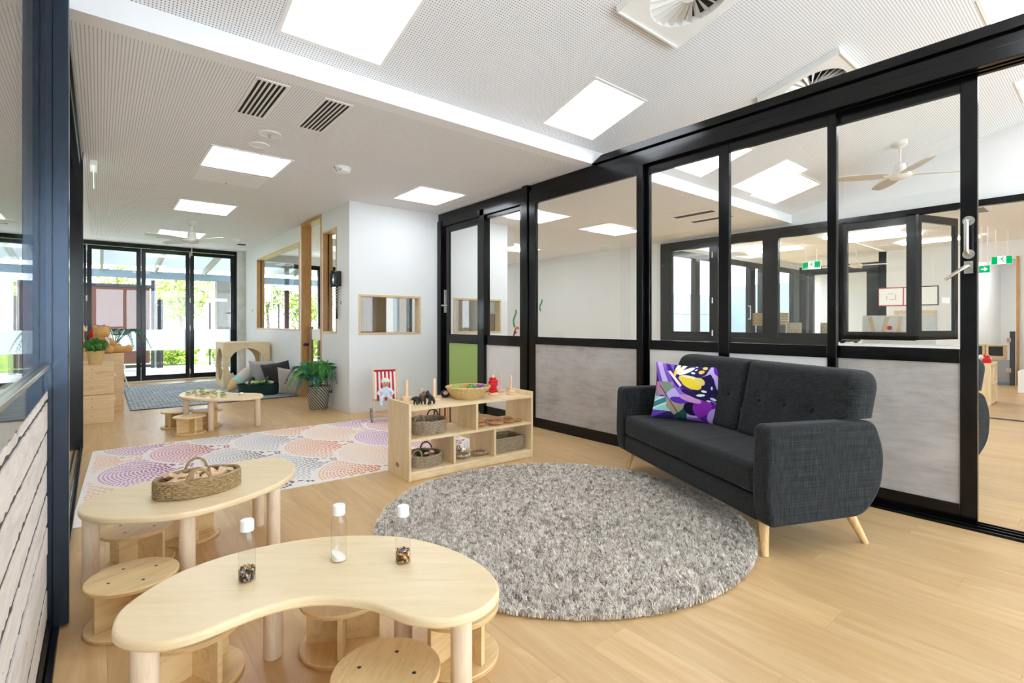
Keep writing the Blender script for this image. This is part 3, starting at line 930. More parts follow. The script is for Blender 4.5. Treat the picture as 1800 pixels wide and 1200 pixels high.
# round ceiling fittings
def disc(x, y, r, label, cat, name, prof=None):
    t = thing(name, label, cat, (x, y, ZC))
    MB().lathe([(r, .002), (r, -.006), (r * .9, -.010), (r * .86, -.006)], 32).build('rim', M['white_plastic'], t)
    MB().lathe([(r * .86, -.0055), (0, -.0065)], 32).build('face', M['ceil_plain'], t)
    return t
a = disc(1.084, 4.472, .085, 'round flat ceiling disc with a small sprinkler, nearer the grilles', 'sprinkler', 'ceiling_sprinkler')
MB().lathe([(.012, -.006), (.012, -.018), (.004, -.019), (.004, -.028), (.016, -.030), (0, -.031)], 16).build('sprinkler_head', M['steel'], a)
disc(1.08, 4.80, .08, 'plain round ceiling speaker just before the light panel', 'speaker', 'ceiling_speaker')
t = thing('smoke_detector', 'white round smoke detector with a loose wire on the flat ceiling', 'smoke detector', (1.88, 4.98, ZC))
MB().lathe([(.085, .0), (.085, -.022), (.078, -.03)], 32).build('base', M['white_plastic'], t)
MB().lathe([(.078, -.03), (.078, -.045), (.05, -.058), (0, -.06)], 32).build('dome', M['white_plastic'], t)
MB().tube([(-.03, -.07, -.03), (-.06, -.09, -.06), (-.075, -.085, -.03), (-.085, -.08, -.075), (-.1, -.06, -.02), (-.08, -.03, -.03)], .003, 6).build('wire', M['dark_metal'], t)
t = thing('smoke_detector', 'tiny white smoke detector above the folding doors', 'smoke detector', (1.95, 10.39, ZC))
MB().lathe([(.055, .0), (.055, -.03), (.03, -.045), (0, -.046)], 24).build('dome', M['white_plastic'], t)
t = thing('smoke_detector', 'white smoke detector on the sloping ceiling of the next room', 'smoke detector', (6.258, 2.956, 2.937))
t.rotation_euler = (-SL, 0, 0)
MB().lathe([(.06, .0), (.06, -.03), (.04, -.05), (0, -.052)], 24).build('dome', M['white_plastic'], t)
t = thing('access_panel', 'plain flush access panel behind the square light panel', 'access panel', (1.09, 6.10, ZC))
MB().box(-.32, .32, -.24, .28, -.004, .002).build('hatch', M['ceil_plain'], t, .002)
MB().lathe([(.01, -.004), (.01, -.008), (0, -.0085)], 10, (0, .25, 0)).build('lock', M['dark_metal'], t)

# fans
def fan(x, y, z, drop, label, rot, blade, R, raked=False, chain=False):
    t = thing('ceiling_fan', label, 'ceiling fan', (x, y, z), rot)
    MB().lathe([(.075, .0 if not raked else .03), (.072, -.03), (.03, -.075), (.016, -.078)], 28).build('canopy', M['fan_white'], t)
    MB().cone((0, 0, -.07), (0, 0, -drop), .012, .012, 12).build('rod', M['fan_white'], t)
    MB().lathe([(.02, -drop + .02), (.055, -drop), (.062, -drop - .09), (.105, -drop - .10), (.112, -drop - .14), (.09, -drop - .165), (.03, -drop - .18), (0, -drop - .182)], 28).build('motor', M['fan_white'], t)
    for k in range(4):
        b = MB()
        n = 8; vs = []
        for i in range(n + 1):
            r = .13 + (R - .13) * i / n
            w = .058 + .02 * math.sin(PI * min(1, i / n * 1.2)) ; tw = math.radians(11)
            if i == n: w *= .72
            for s_ in (-1, 1):
                for zz in (-.004, .004):
                    vs.append((r, s_ * w * math.cos(tw), -drop - .125 + s_ * w * math.sin(tw) + zz))
        fs = []
        for i in range(n):
            a_, b_ = i * 4, i * 4 + 4
            fs += [(a_, a_ + 2, b_ + 2, b_), (a_ + 1, b_ + 1, b_ + 3, a_ + 3), (a_, b_, b_ + 1, a_ + 1), (a_ + 2, a_ + 3, b_ + 3, b_ + 2)]
        fs += [(0, 1, 3, 2), (n * 4, n * 4 + 2, n * 4 + 3, n * 4 + 1)]
        b.add(vs, fs)
        o = b.build('blade', M[blade], t); o.rotation_euler = (0, 0, k * PI / 2)
        br = MB().box(.08, .17, -.02, .02, -drop - .135, -drop - .118).build('blade_bracket', M['fan_white'], o, .002)
    if chain:
        MB().cone((0, 0, -drop - .18), (0, 0, -drop - .36), .0035, .0035, 6).build('pull_cord', M['white_plastic'], t)
M['fan_tan'] = plain('pale tan fan blade', '#c9c0ae', 0.5, vary=0.03)
M['fan_aqua'] = plain('white fan blade', '#dfe9e4', 0.5, vary=0.02)
fan(1.09, 9.05, ZC, .17, 'white four blade ceiling fan in front of the folding doors', .46, 'fan_aqua', .66, chain=True)
fan(7.29, 1.69, 3.278, .26, 'big white ceiling fan with tan blades in the next room', .62, 'fan_tan', .68, True)
fan(12.3, 3.6, ZC, .22, 'grey looking ceiling fan beyond the far black window wall', .2, 'fan_white', .62)

# exit signs
M['sign_green'] = emit('lit green sign', lin('#00a05a'), 1.0)
M['sign_white'] = emit('lit white sign', (1, 1, 1), 1.1)
def running_man(b, s, y0=0.0):
    """simple figure in the x-z plane facing -y, height ~ s"""
    def q(pts): b.prism_axis([(p[0] * s, p[1] * s) for p in pts], y0 - .001, y0, 'y')
    q([(.16 + .09 * math.cos(2 * PI * k / 10), .40 + .09 * math.sin(2 * PI * k / 10)) for k in range(10)])
    q([(-.08, .28), (.10, .32), (.10, .0), (-.06, -.02)])
    q([(.08, .30), (.28, .14), (.24, .09), (.06, .2)])
    q([(-.06, .28), (-.26, .2), (-.28, .04), (-.22, .04), (-.2, .15), (-.06, .18)])
    q([(.10, .02), (.24, -.14), (.12, -.42), (.05, -.40), (.13, -.16), (-.02, -.02)])
    q([(-.06, .0), (-.10, -.2), (-.34, -.26), (-.34, -.2), (-.16, -.14), (-.0, .02)])
def exit_sign(loc, rz, w, h, label, kind, name='exit_sign'):
    t = thing(name, label, 'exit sign', loc, rz)
    MB().box(-w / 2 - .008, w / 2 + .008, 0, .02, -h / 2 - .008, h / 2 + .008).build('case', M['white_plastic'], t, .002)
    MB().box(-w / 2, w / 2, -.002, 0, -h / 2, h / 2).build('green_face', M['sign_green'], t, smooth=False)
    MB().cone((-w * .3, .01, h / 2 + .008), (-w * .3, .01, ZC - loc[2]), .006, .006, 8).build('hanger', M['white_plastic'], t)
    MB().cone((w * .3, .01, h / 2 + .008), (w * .3, .01, ZC - loc[2]), .006, .006, 8).build('hanger', M['white_plastic'], t)
    b = MB()
    if kind == 'man':
        MB().box(-h * .42, h * .42, -.003, -.002, -h / 2, h / 2).build('door_symbol', M['sign_white'], t, smooth=False)
        running_man(b, h * .95, -.0035); b.build('running_figure', M['sign_green'], t, smooth=False)
    else:
        s_ = h * .36
        b.prism_axis([(-1.1 * s_, -.22 * s_), (.2 * s_, -.22 * s_), (.2 * s_, -.22 * s_), (-.25 * s_, -.75 * s_), (.25 * s_, -.75 * s_), (1.1 * s_, 0), (.25 * s_, .75 * s_), (-.25 * s_, .75 * s_), (.2 * s_, .22 * s_), (-1.1 * s_, .22 * s_)], -.0035, -.002, 'y')
        b.build('arrow_symbol', M['sign_white'], t, smooth=False)
    return t
R90 = -PI / 2
exit_sign((11.6, 1.315, 2.20), R90, .245, .125, 'green exit sign with a running figure hanging at the corridor right of the steel handles', 'man')
exit_sign((11.0, 1.448, 2.02), R90, .125, .105, 'small green sign with a white arrow beside the steel lever handle', 'arrow')
exit_sign((11.6, 4.21, 2.37), R90, .34, .145, 'green running figure sign beyond the far window wall', 'man')
t = thing('exit_blade_sign', 'edge lit exit sign seen edge on at the top of the left wall', 'exit sign', (-.045, 6.42, ZC))
MB().box(-.03, .03, -.16, .16, -.045, 0).build('housing', M['white_plastic'], t, .003)
MB().box(-.003, .003, -.15, .15, -.21, -.045).build('blade', M['sign_white'], t, smooth=False)
MB().box(.0031, .004, -.12, .12, -.19, -.07).build('green_face', M['sign_green'], t, smooth=False)

# ================================================================ OUTSIDE THE FOLDING DOORS
tag(MB().box(-8, 12, YF + .12, 16.6, -.12, -.015).build('floor_deck', M['deck'], smooth=False), 'pale paved deck outside the folding doors', kind='structure')
tag(MB().box(-30, 40, 16.6, 60, -.30, -.10).build('ground', M['lawn'], smooth=False), 'sunlit green ground beyond the deck', kind='structure')
rf = structure('roof', 'translucent veranda roof over the deck')
MB().prism_axis([(YF + .12, 2.98), (16.2, 2.62), (16.2, 2.65), (YF + .12, 3.01)], -4, 6.4, 'x').build('roof_sheet', M['roof'], rf, smooth=False)
for k in range(9):
    x = -3.2 + 1.08 * k
    MB().bar((x, YF + .13, 2.86), (x, 16.05, 2.50), .06, .16).build('rafter', M['beam_paint'], rf, .004)
MB().box(-4, 6.4, 15.95, 16.07, 2.30, 2.49).build('edge_beam', M['steel_paint'], rf, .004)
t = thing('privacy_screen', 'reddish brown metal screen in a dark frame on the deck', 'screen', (0, 15.9, 0))
MB().box(-1.5, 1.0, -.02, .02, .13, 2.04).build('sheet', M['screen_brown'], t, smooth=False)
MB().box(-1.5, 1.02, -.04, .04, 2.04, 2.13).build('top_rail', M['post_grey'], t, .004)
MB().box(-1.5, 1.0, -.03, .03, 1.14, 1.17).build('mid_rail', M['screen_brown'], t, .002)
MB().box(1.02, 1.10, -.05, .05, 0, 2.26).build('post', M['post_grey'], t, .004)
MB().box(-1.5, 1.02, -.03, .03, .02, .10).build('bottom_rail', M['post_grey'], t, .004)
t = thing('fence_post', 'dark flat fence post standing just right of the brown screen', 'post', (1.22, 15.95, 0))
MB().box(-.07, .07, -.02, .02, -.01, 1.77).build('plate', M['post_grey'], t, .003)
b = MB()
for z in (.12, 1.62):
    for x in (-.04, .04): b.ball((x, -.021, z), .012, 8, 6)
b.build('bolt', M['steel'], t)
t = thing('fence_post', 'slim pale steel post between the brown screen and the flat dark post', 'post', (1.128, 15.98, 0))
MB().cone((0, 0, 0), (0, 0, 2.3), .022, .022, 12).build('pole', M['steel'], t)
o = MB().box(2.40, 2.80, 15.2, 15.6, -.015, 2.26).build('concrete_pier', M['pier'], None, .01)
tag(o, 'square raw concrete pier on the deck behind the folding doors', 'pillar')
o = MB().box(2.30, 2.62, 15.10, 15.19, 1.72, 1.80).build('wall_light', M['white_plastic'], None, .004); tag(o, 'small white box light fixed to the concrete pier', 'light')
t = thing('wire_fence', 'thin wire balustrade at the deck edge', 'fence', (1.28, 16.2, 0))
for x in (.0, 1.1, 2.9): MB().box(x - .02, x + .02, -.02, .02, -.015, 1.72).build('post', M['post_grey'], t, .003)
MB().bar((0, 0, 1.72), (2.9, 0, 1.72), .012, .012).build('top_wire', M['post_grey'], t)
MB().bar((0, 0, .95), (2.9, 0, .95), .006, .006).build('wire', M['steel'], t)

def leaves_mesh(n, c, r, size, seed, flat=1.0):
    g = np.random.default_rng(seed)
    u = g.normal(size=(n, 3)); u /= np.linalg.norm(u, axis=1)[:, None]
    rad = g.random(n) ** .45
    lump = 1 + .25 * np.sin(u[:, 0] * 5 + seed) * np.cos(u[:, 2] * 4 + seed)
    p = np.array(c) + u * (rad * lump)[:, None] * np.array(r)
    d1 = g.normal(size=(n, 3)); d1 /= np.linalg.norm(d1, axis=1)[:, None]
    d2 = np.cross(d1, g.normal(size=(n, 3))); d2 /= np.linalg.norm(d2, axis=1)[:, None]
    s = size * (.6 + .8 * g.random(n))[:, None]
    vs = np.stack([p - d1 * s, p + d2 * s * .4, p + d1 * s, p - d2 * s * .4], 1).reshape(-1, 3)
    me = bpy.data.meshes.new('foliage')
    me.from_pydata(vs.tolist(), [], [(4 * i, 4 * i + 1, 4 * i + 2, 4 * i + 3) for i in range(n)])
    return me
def tree(x, y, h, r, n, label, seed, m='leaf_out', size=.09, trunk=True, zc=None):
    t = thing('tree' if trunk else 'bush', label, 'tree' if trunk else 'bush', (x, y, -.1))
    if trunk:
        b = MB(); b.tube([(0, 0, 0), (.05, .02, h * .35), (-.03, .05, h * .7), (.0, 0, h * .95)], [.07, .06, .04, .015], 8)
        for k in range(4):
            a = k * 1.7 + seed
            b.tube([(0, .02, h * (.4 + .1 * k)), (math.cos(a) * r * .5, math.sin(a) * r * .5, h * (.6 + .1 * k))], [.03, .01], 6)
        b.build('trunk', M['bark'], t)
    me = leaves_mesh(n, (0, 0, zc or h * .75), (r, r, h * .30 if trunk else h * .5), size, seed)
    me.materials.append(M[m])
    o = bpy.data.objects.new('foliage', me); C.objects.link(o); o.parent = t; tag(o, kind='stuff')
tree(2.3, 22, 2.9, 1.0, 1500, 'light green tree behind the concrete pier', 1)
tree(.55, 24.5, 4.0, 1.3, 700, 'pale tree rising above the brown screen', 2)
tree(5.6, 23.5, 3.4, 1.3, 1200, 'sunlit tree seen through the wide timber framed window', 3)
tree(6.2, 20, 2.4, .9, 900, 'small sunlit tree seen through the enclosed room', 4)
for i, (x, y, h, r) in enumerate(((1.75, 18.2, .75, .7), (3.2, 18.0, .8, .7), (4.75, 18.3, .8, .75), (-.6, 19.5, .6, .7), (6.4, 18.6, 1.2, .8))):
    tree(x, y, h, r, 1300, ['leafy low bush just right of the dark fence post', 'leafy low bush in front of the concrete pier line', 'leafy low bush beside the wire fence end', 'leafy low bush hidden behind the brown screen', 'taller leafy bush outside the enclosed room'][i], 10 + i, trunk=False, zc=h * .45, size=.07)

# enclosed room behind the white wall: outer glazing and contents
eg = structure('window_6', 'black framed outer glazing of the enclosed room')
for x in (2.62, 3.30, 4.05, 4.80): MB().box(x, x + .09, YF - .04, YF + .04, 0, 2.42).build('mullion', M['black'], eg, .003)
MB().box(2.585, 4.91, YF - .04, YF + .04, 2.42, 2.52).build('head', M['black'], eg, .003)
MB().box(2.585, 4.91, YF - .04, YF + .04, 0, .10).build('sill', M['black'], eg, .003)
tag(MB().box(2.585, 4.91, YF - .03, YF + .02, 2.52, ZC).build('trim_5', M['white'], smooth=False), None, kind='structure')
MB().box(2.585, 4.91, YF - .004, YF + .004, .10, 2.42).build('pane', M['glass'], eg, smooth=False)
t = thing('cupboard', 'brown laminate cupboard behind the small viewing window', 'cupboard', (3.28, 7.45, 0))
MB().box(-.17, .17, -.16, .2, 0, 2.0).build('body', M['brown'], t, .003)
MB().box(-.16, .16, -.18, -.16, .03, 1.97).build('door', M['brown'], t, .003)
t = thing('low_bench', 'pale bench in front of the far glazing of the enclosed room', 'bench', (4.0, 9.2, 0))
MB().box(-.55, .55, -.2, .2, .86, .9).build('top', M['ply'], t, .004)
MB().box(-.53, .53, -.18, .18, 0, .86).build('body', M['ply'], t, .004)
t = thing('wall_panel', 'brown wall lining with a paper notice behind the glass of the second viewing window', 'panel', (4.885, 7.2, 0))
MB().box(-.1, .024, -.04, .10, 0, 2.2).build('edge_strip', M['brown'], t, .003)
MB().box(0, .024, -.80, -.47, 0, 1.30).build('lining', M['brown'], t, .003)
MB().box(.01, .024, -.78, -.5, 1.34, 1.48).build('notice_sheet', M['paper'], t, smooth=False)

# ================================================================ ROOMS BEYOND
wall_obj('wall_far_room', 'white wall of the far room with framed notices', [(13.2, 13.35, 1.98, 3.44, 0, ZC), (13.2, 13.35, -3.2, 1.28, 0, ZC), (13.2, 13.35, 1.28, 1.98, 2.35, ZC)])
wall_obj('wall_corridor', 'plain white corridor wall at the far right', [(17.3, 17.45, -3.2, 5.6, 0, ZC), (13.35, 17.3, 1.98, 2.08, 0, ZC), (13.35, 17.3, .2, .3, 0, ZC)])
wall_obj('wall_far_side', 'white side wall of the far room', [(13.2, 17.3, 3.3, 3.44, 0, ZC)])
MB().box(13.17, 13.2, 1.26, 1.30, 0, 2.4).build('trim_6', M['timber'], None, .003)['kind'] = 'structure'
bf = structure('window_7', 'big black framed opening in the far room')
for (y0, y1, z0, z1) in ((3.44, 3.66, 0, 2.5), (4.9, 5.05, 0, 2.5), (3.66, 4.9, 2.30, 2.5)):
    MB().box(13.18, 13.30, y0, y1, z0, z1).build('frame', M['black'], bf, .003)
wall_obj('wall_far_end', 'pale wall beyond the big black framed opening', [(15.4, 15.5, 3.44, 5.5, 0, ZC)])
# courtyard glazing at y = 5.6 and the pale blue wall beyond it
cg = structure('window_8', 'dark framed courtyard glazing in the far room')
MB().box(X2 + .12, 15.9, 5.57, 5.66, 2.46, 2.58).build('head', M['black'], cg, .003)
MB().box(X2 + .12, 15.9, 5.57, 5.66, 0, .10).build('sill', M['black'], cg, .003)
for x0, x1 in ((9.40, 9.56), (11.75, 12.0), (12.35, 12.5), (14.15, 14.6), (15.4, 15.8)):
    MB().box(x0, x1, 5.56, 5.68, .0, 2.46).build('mullion', M['black'], cg, .003)
MB().box(X2 + .12, 15.9, 5.61, 5.618, .10, 2.46).build('pane', M['glass'], cg, smooth=False)
tag(MB().box(X2 + .12, 17.4, 5.58, 5.66, 2.58, ZC).build('trim_7', M['white'], smooth=False), None, kind='structure')
ch = MB(); ch.tube([(11.62, 5.55, 1.25), (11.62, 5.50, 1.25), (11.62, 5.50, 1.55), (11.62, 5.55, 1.55)], .012); ch.build('door_handle', M['steel'], cg)
cw = structure('wall_courtyard', 'pale blue panelled courtyard wall')
for i in range(7):
    for j, (z0, z1) in enumerate(((-.1, .75), (.76, 1.45), (1.46, 2.15))):
        MB().box(8.7 + 1.3 * i, 9.994 + 1.3 * i, 9.4, 9.43, z0, z1 - .006).build('cladding_panel', M['clad'], cw, .002)
MB().box(8.7, 17.8, 9.43, 9.5, -.1, 2.15).build('backing', M['clad'], cw, smooth=False)
MB().box(17.7, 17.8, 5.66, 9.4, -.1, 2.5).build('return_panel', M['clad'], cw, smooth=False)
tag(MB().box(8.49, 17.8, 5.67, 9.4, -.1, -.02).build('floor_courtyard', M['deck'], smooth=False), 'pale courtyard paving', kind='structure')
t = thing('wall_chart', 'small white chart with coloured rows on the pale blue courtyard wall', 'poster', (11.62, 9.38, 1.62))
MB().box(-.20, .20, 0, .012, -.28, .28).build('sheet', M['paper'], t, smooth=False)
M['chart_grey'] = plain('grey print', '#8d97a0', 0.8); M['chart_yel'] = plain('pale yellow print', '#e3e0a0', 0.8); M['chart_blue'] = plain('blue grey print', '#7e93ab', 0.8)
for k in range(3): MB().box(-.15, .15, -.002, 0, .14 - .07 * k, .17 - .07 * k).build('printed_row', M['chart_grey'], t, smooth=False)
MB().box(.02, .15, -.002, 0, -.22, -.06).build('printed_block', M['chart_yel'], t, smooth=False)
MB().box(-.15, -.01, -.002, 0, -.22, -.10).build('printed_block', M['chart_blue'], t, smooth=False)

# linear lights and downlights of the far room
def far_light(x0, x1, y0, y1, label, group=None):
    t = thing('linear_light', label, 'ceiling light', ((x0 + x1) / 2, (y0 + y1) / 2, ZC), 0, group)
    MB().box(-(x1 - x0) / 2, (x1 - x0) / 2, -(y1 - y0) / 2, (y1 - y0) / 2, -.05, -.012).build('diffuser', M['panel_out'], t, smooth=False)
    MB().box(-(x1 - x0) / 2 - .02, (x1 - x0) / 2 + .02, -(y1 - y0) / 2 - .02, (y1 - y0) / 2 + .02, -.012, .001).build('housing', M['white_plastic'], t, smooth=False)
for (x, y) in ((10.0, 2.9), (10.7, 2.75), (11.9, 2.2), (10.2, 4.9), (10.9, 4.7)):
    far_light(x, x + .16, y - .55, y + .55, 'slim linear ceiling light in the far room', 'linear lights of the far room')
for (x, y) in ((9.6, 3.9), (10.4, 3.3), (12.2, 3.1), (11.5, 4.4), (12.6, 2.5), (12.8, 4.6), (9.9, 1.9), (14.5, 1.6)):
    t = thing('downlight', 'small round recessed downlight in the far room ceiling', 'ceiling light', (x, y, ZC), 0, 'downlights of the far room')
    MB().lathe([(.085, 0), (.085, -.008), (.065, -.010)], 20).build('rim', M['white_plastic'], t)
    MB().lathe([(.065, -.009), (0, -.0092)], 20).build('lens', M['panel_out'], t)
far_light(14.2, 15.6, .8, 1.5, 'wide ceiling light added to brighten the corridor beyond the gate')  # added and made large to brighten the corridor walls
t = thing('duct_grille', 'grey ceiling grille seen above the steel pull handle', 'vent', (9.35, 1.33, ZC))
MB().box(-.26, .26, -.16, .16, -.008, 0).build('frame', M['white_plastic'], t, .002)
MB().box(-.20, .20, -.12, .12, -.011, -.0081).build('slot', plain('grey grille', '#8f8b86', 0.7), t, smooth=False)

# framed notices and servery on the far wall
t = thing('framed_notice', 'red bordered evacuation plan on the far white wall', 'notice', (13.19, 3.13, 1.72))
MB().box(0, .01, -.32, .32, -.20, .20).build('frame', M['red_cloth'], t, .002)
MB().box(-.003, 0, -.12, .30, -.18, .18).build('plan_sheet', M['paper'], t, smooth=False)
MB().box(-.003, 0, -.30, -.14, -.18, .18).build('key_sheet', M['paper'], t, smooth=False)
b = MB()
for (y, z, w, h) in ((.1, .06, .1, .008), (.16, -.02, .008, .08), (.05, -.06, .12, .008), (.0, .0, .008, .1), (-.22, .1, .08, .02), (-.22, .03, .08, .015), (-.22, -.05, .08, .015)):
    b.box(-.005, -.003, y - w / 2, y + w / 2, z - h / 2, z + h / 2)
b.build('printed_lines', M['chart_blue'], t, smooth=False)
t = thing('framed_notice', 'black framed certificate right of the red bordered plan', 'notice', (13.19, 2.58, 1.72))
MB().box(0, .01, -.16, .16, -.20, .20).build('frame', M['black'], t, .002)
MB().box(-.003, 0, -.14, .14, -.18, .18).build('sheet', M['paper'], t, smooth=False)
t = structure('window_9', 'small timber framed servery window in the far wall')
for (y0, y1, z0, z1) in ((2.46, 2.52, .95, 1.42), (3.10, 3.16, .95, 1.42), (2.52, 3.10, .95, 1.0), (2.52, 3.10, 1.37, 1.42)):
    MB().box(13.17, 13.2, y0, y1, z0, z1).build('frame', M['timber_pale'], t, .002)
MB().box(13.185, 13.195, 2.52, 3.10, 1.0, 1.37).build('pane', plain('pale servery glass', '#d8d5c4', 0.2), t, smooth=False)

# table with displays near the far window wall
t = thing('display_table', 'dark topped table behind the far window wall', 'table', (9.15, 3.5, 0))
MB().box(-.35, .35, -.78, .72, .86, .9).build('top', M['dark_metal'], t, .004)
for x in (-.3, .3):
    for y in (-.73, .67): MB().box(x - .025, x + .025, y - .025, y + .025, 0, .86).build('leg', M['dark_metal'], t, .002)
M['bread_pale'] = plain('mottled beige print', '#c9b79a', 0.8, vary=.35, scale=60)
for (y, s_, lab) in ((3.02, .11, 'small patterned box near the middle of the dark display table'), (3.55, .10, 'small patterned box at the far end of the dark display table')):
    b = MB().box(-.06, .06, -s_, s_, 0, .26).build('patterned_box', M['bread_pale'], None, .004); b.location = (9.05, y, .9)
    tag(b, lab, 'box')
M['bread'] = plain('tan woven tray', '#b99864', 0.8, vary=.1)
tag(MB().box(9.0, 9.3, 3.78, 4.16, .9005, 1.11).build('dark_crate', M['dark_metal'], None, .006), 'dark crate under the stack of tan trays on the far display table', 'crate')
for k in range(5):
    o = MB().box(-.16, .16, -.24, .24, 0, .040).build('woven_tray', M['bread'], None, .006)
    o.location = (9.15, 3.98, 1.111 + k * .045)
    tag(o, 'flat tan tray in the short stack at the end of the dark display table', 'tray', 'stack of flat tan trays')
t = thing('letter_board', 'white board with tan slanted bars and a red dot standing beside the folded window', 'board', (9.3, 2.36, .0))
MB().box(-.012, .012, -.62, .28, .80, 1.27).build('board', M['white_toy'], t, .003)
for (y, d) in ((.10, .07), (.02, -.07), (-.18, -.04), (-.42, .05)):
    MB().bar((-.018, y, .92), (-.018, y + d, 1.25), .012, .05).build('bar', M['toy_wood'], t)
MB().lathe([(.032, -.006), (.032, .006)], 20).build('red_dot', M['red'], t).location = (-.02, -.08, 1.08)
t.children[-1].rotation_euler = (0, PI / 2, 0)
for y in (-.55, .2): MB().box(-.15, .15, y - .02, y + .02, 0, .80).build('foot', M['toy_wood'], t, .003)

# right-hand opening: low shelf, gate, white box, bench
t = thing('toy_shelf', 'low pine shelf with toys on top seen through the open gap', 'shelf', (9.9, 1.25, 0))
for x in (-.27, .0, .27): MB().box(x - .01, x + .01, -.05, .35, 0, .59).build('upright', M['shelf_v'], t, .002)
for z in (.02, .29, .55): MB().box(-.26, .26, -.05, .35, z, z + .02).build('shelf', M['shelf'], t, .002)
MB().box(-.26, .26, .335, .35, .02, .56).build('back_panel', M['shelf'], t, .002)
for k, (x, y, m_) in enumerate(((-.2, .0, 'red'), (-.1, .08, 'cream'), (-.02, .02, 'chart_yel'), (.08, .06, 'red'))):
    o = MB(); o.ball((0, 0, .05), (.05, .05, .05), 12, 8); o.ball((.03, 0, .1), (.03, .03, .03), 10, 6)
    o = o.build('small_toy', M[m_]); o.location = (9.9 + x, 1.25 + y, .57)
    tag(o, ['small red toy at the left end of the low pine shelf', 'small cream toy next to the leftmost red one', 'small yellow toy in the middle of the low pine shelf', 'small red toy towards the right end of the low pine shelf'][k], 'toy')
t = thing('safety_gate', 'grey framed glass safety gate across the corridor', 'gate', (13.05, 1.62, 0))
MB().box(-.03, .03, -.32, -.25, 0, 1.0).build('post', M['post_grey'], t, .003)
MB().box(-.01, .01, -.25, .40, .72, .98).build('glass_top', M['glass'], t, smooth=False)
MB().box(-.02, .02, -.25, .40, .05, .47).build('lower_panel', M['grey_bench'], t, .003)
MB().box(-.025, .025, -.25, .40, .0, .05).build('base_strip', M['blue_plinth'], t, .003)
for z in (.28, .84): MB().box(-.05, .0, -.27, -.21, z - .04, z + .04).build('hinge', M['steel'], t, .004)
for (y, w, lab) in ((1.58, .14, 'square pale timber box behind the gate beside the post'), (1.83, .10, 'square pale timber box behind the gate farther from the post')):
    t = thing('timber_box', lab, 'box', (13.16, y, .49))
    t.location = (13.20, y, .0)
    MB().box(.0, .2, -w, w, 0, .74).build('carcass', M['timber_pale'], t, .003)
    MB().box(-.004, 0, -w + .04, w - .04, .53, .71).build('opening', M['dark_metal'], t, smooth=False)
t = thing('white_box', 'white slotted box against the right edge of the view', 'box', (11.95, .78, 0))
MB().box(-.2, .3, -.36, .36, 0, .36).build('body', M['white_plastic'], t, .006)
for z in (.09, .26): MB().box(-.203, -.2, .16, .28, z - .03, z + .03).build('slot', M['slot_dark'], t, smooth=False)

# next room: chair back, wall decal
t = thing('task_chair', 'dark chair whose rounded back shows above the big concrete panel', 'chair', (5.62, 5.9, 0), math.radians(50))
MB().box(-.22, .22, -.22, .22, .44, .50).build('seat', M['navy'], t, .025, 4)
MB().box(-.23, .23, .20, .25, .62, 1.06).build('backrest', M['navy'], t, .024, 4)
MB().bar((0, .2, .47), (0, .24, .7), .06, .02).build('back_support', M['dark_metal'], t)
MB().cone((0, 0, .08), (0, 0, .44), .025, .025).build('column', M['dark_metal'], t)
for k in range(5):
    a = 2 * PI * k / 5
    MB().bar((0, 0, .08), (.27 * math.cos(a), .27 * math.sin(a), .03), .04, .03).build('leg', M['dark_metal'], t)
M['decal_green'] = plain('green wall decal', '#3f8b5a', 0.7); M['decal_orange'] = plain('orange wall decal', '#d9763a', 0.7)
t = thing('wall_decal', 'coloured rainbow and vine decal on the white wall of the next room', 'decal', (X2 - .004, 10.1, 0))
def strip(pts, w):
    b = MB(); n = len(pts); vs = []
    for i, p in enumerate(pts):
        a = pts[max(0, i - 1)]; c = pts[min(n - 1, i + 1)]
        d = Vector((0, c[0] - a[0], c[1] - a[1])).normalized(); q = Vector((0, -d.z, d.y)) * w
        for x in (0, .003): vs += [(x, p[0] + q.y, p[1] + q.z), (x, p[0] - q.y, p[1] - q.z)]
    fs = []
    for i in range(n - 1):
        a = i * 4
        fs += [(a, a + 1, a + 5, a + 4), (a + 2, a + 6, a + 7, a + 3), (a, a + 4, a + 6, a + 2), (a + 1, a + 3, a + 7, a + 5)]
    return b.add(vs, fs)
strip([(.15 * math.cos(a / 6) - .1, .62 + .42 * math.sin(a / 6)) for a in range(0, 13)], .03).build('orange_arc', M['decal_orange'], t)
strip([(.08 * math.cos(a / 6) - .02, .62 + .3 * math.sin(a / 6)) for a in range(0, 13)], .03).build('red_arc', M['red'], t)
strip([(.06 * math.sin(a), 1.05 + .09 * a) for a in range(0, 6)], .03).build('green_vine', M['decal_green'], t)
strip([(-1.0 + .05 * math.sin(a * 1.3), 1.45 + .07 * a) for a in range(0, 5)], .025).build('green_vine', M['decal_green'], t)

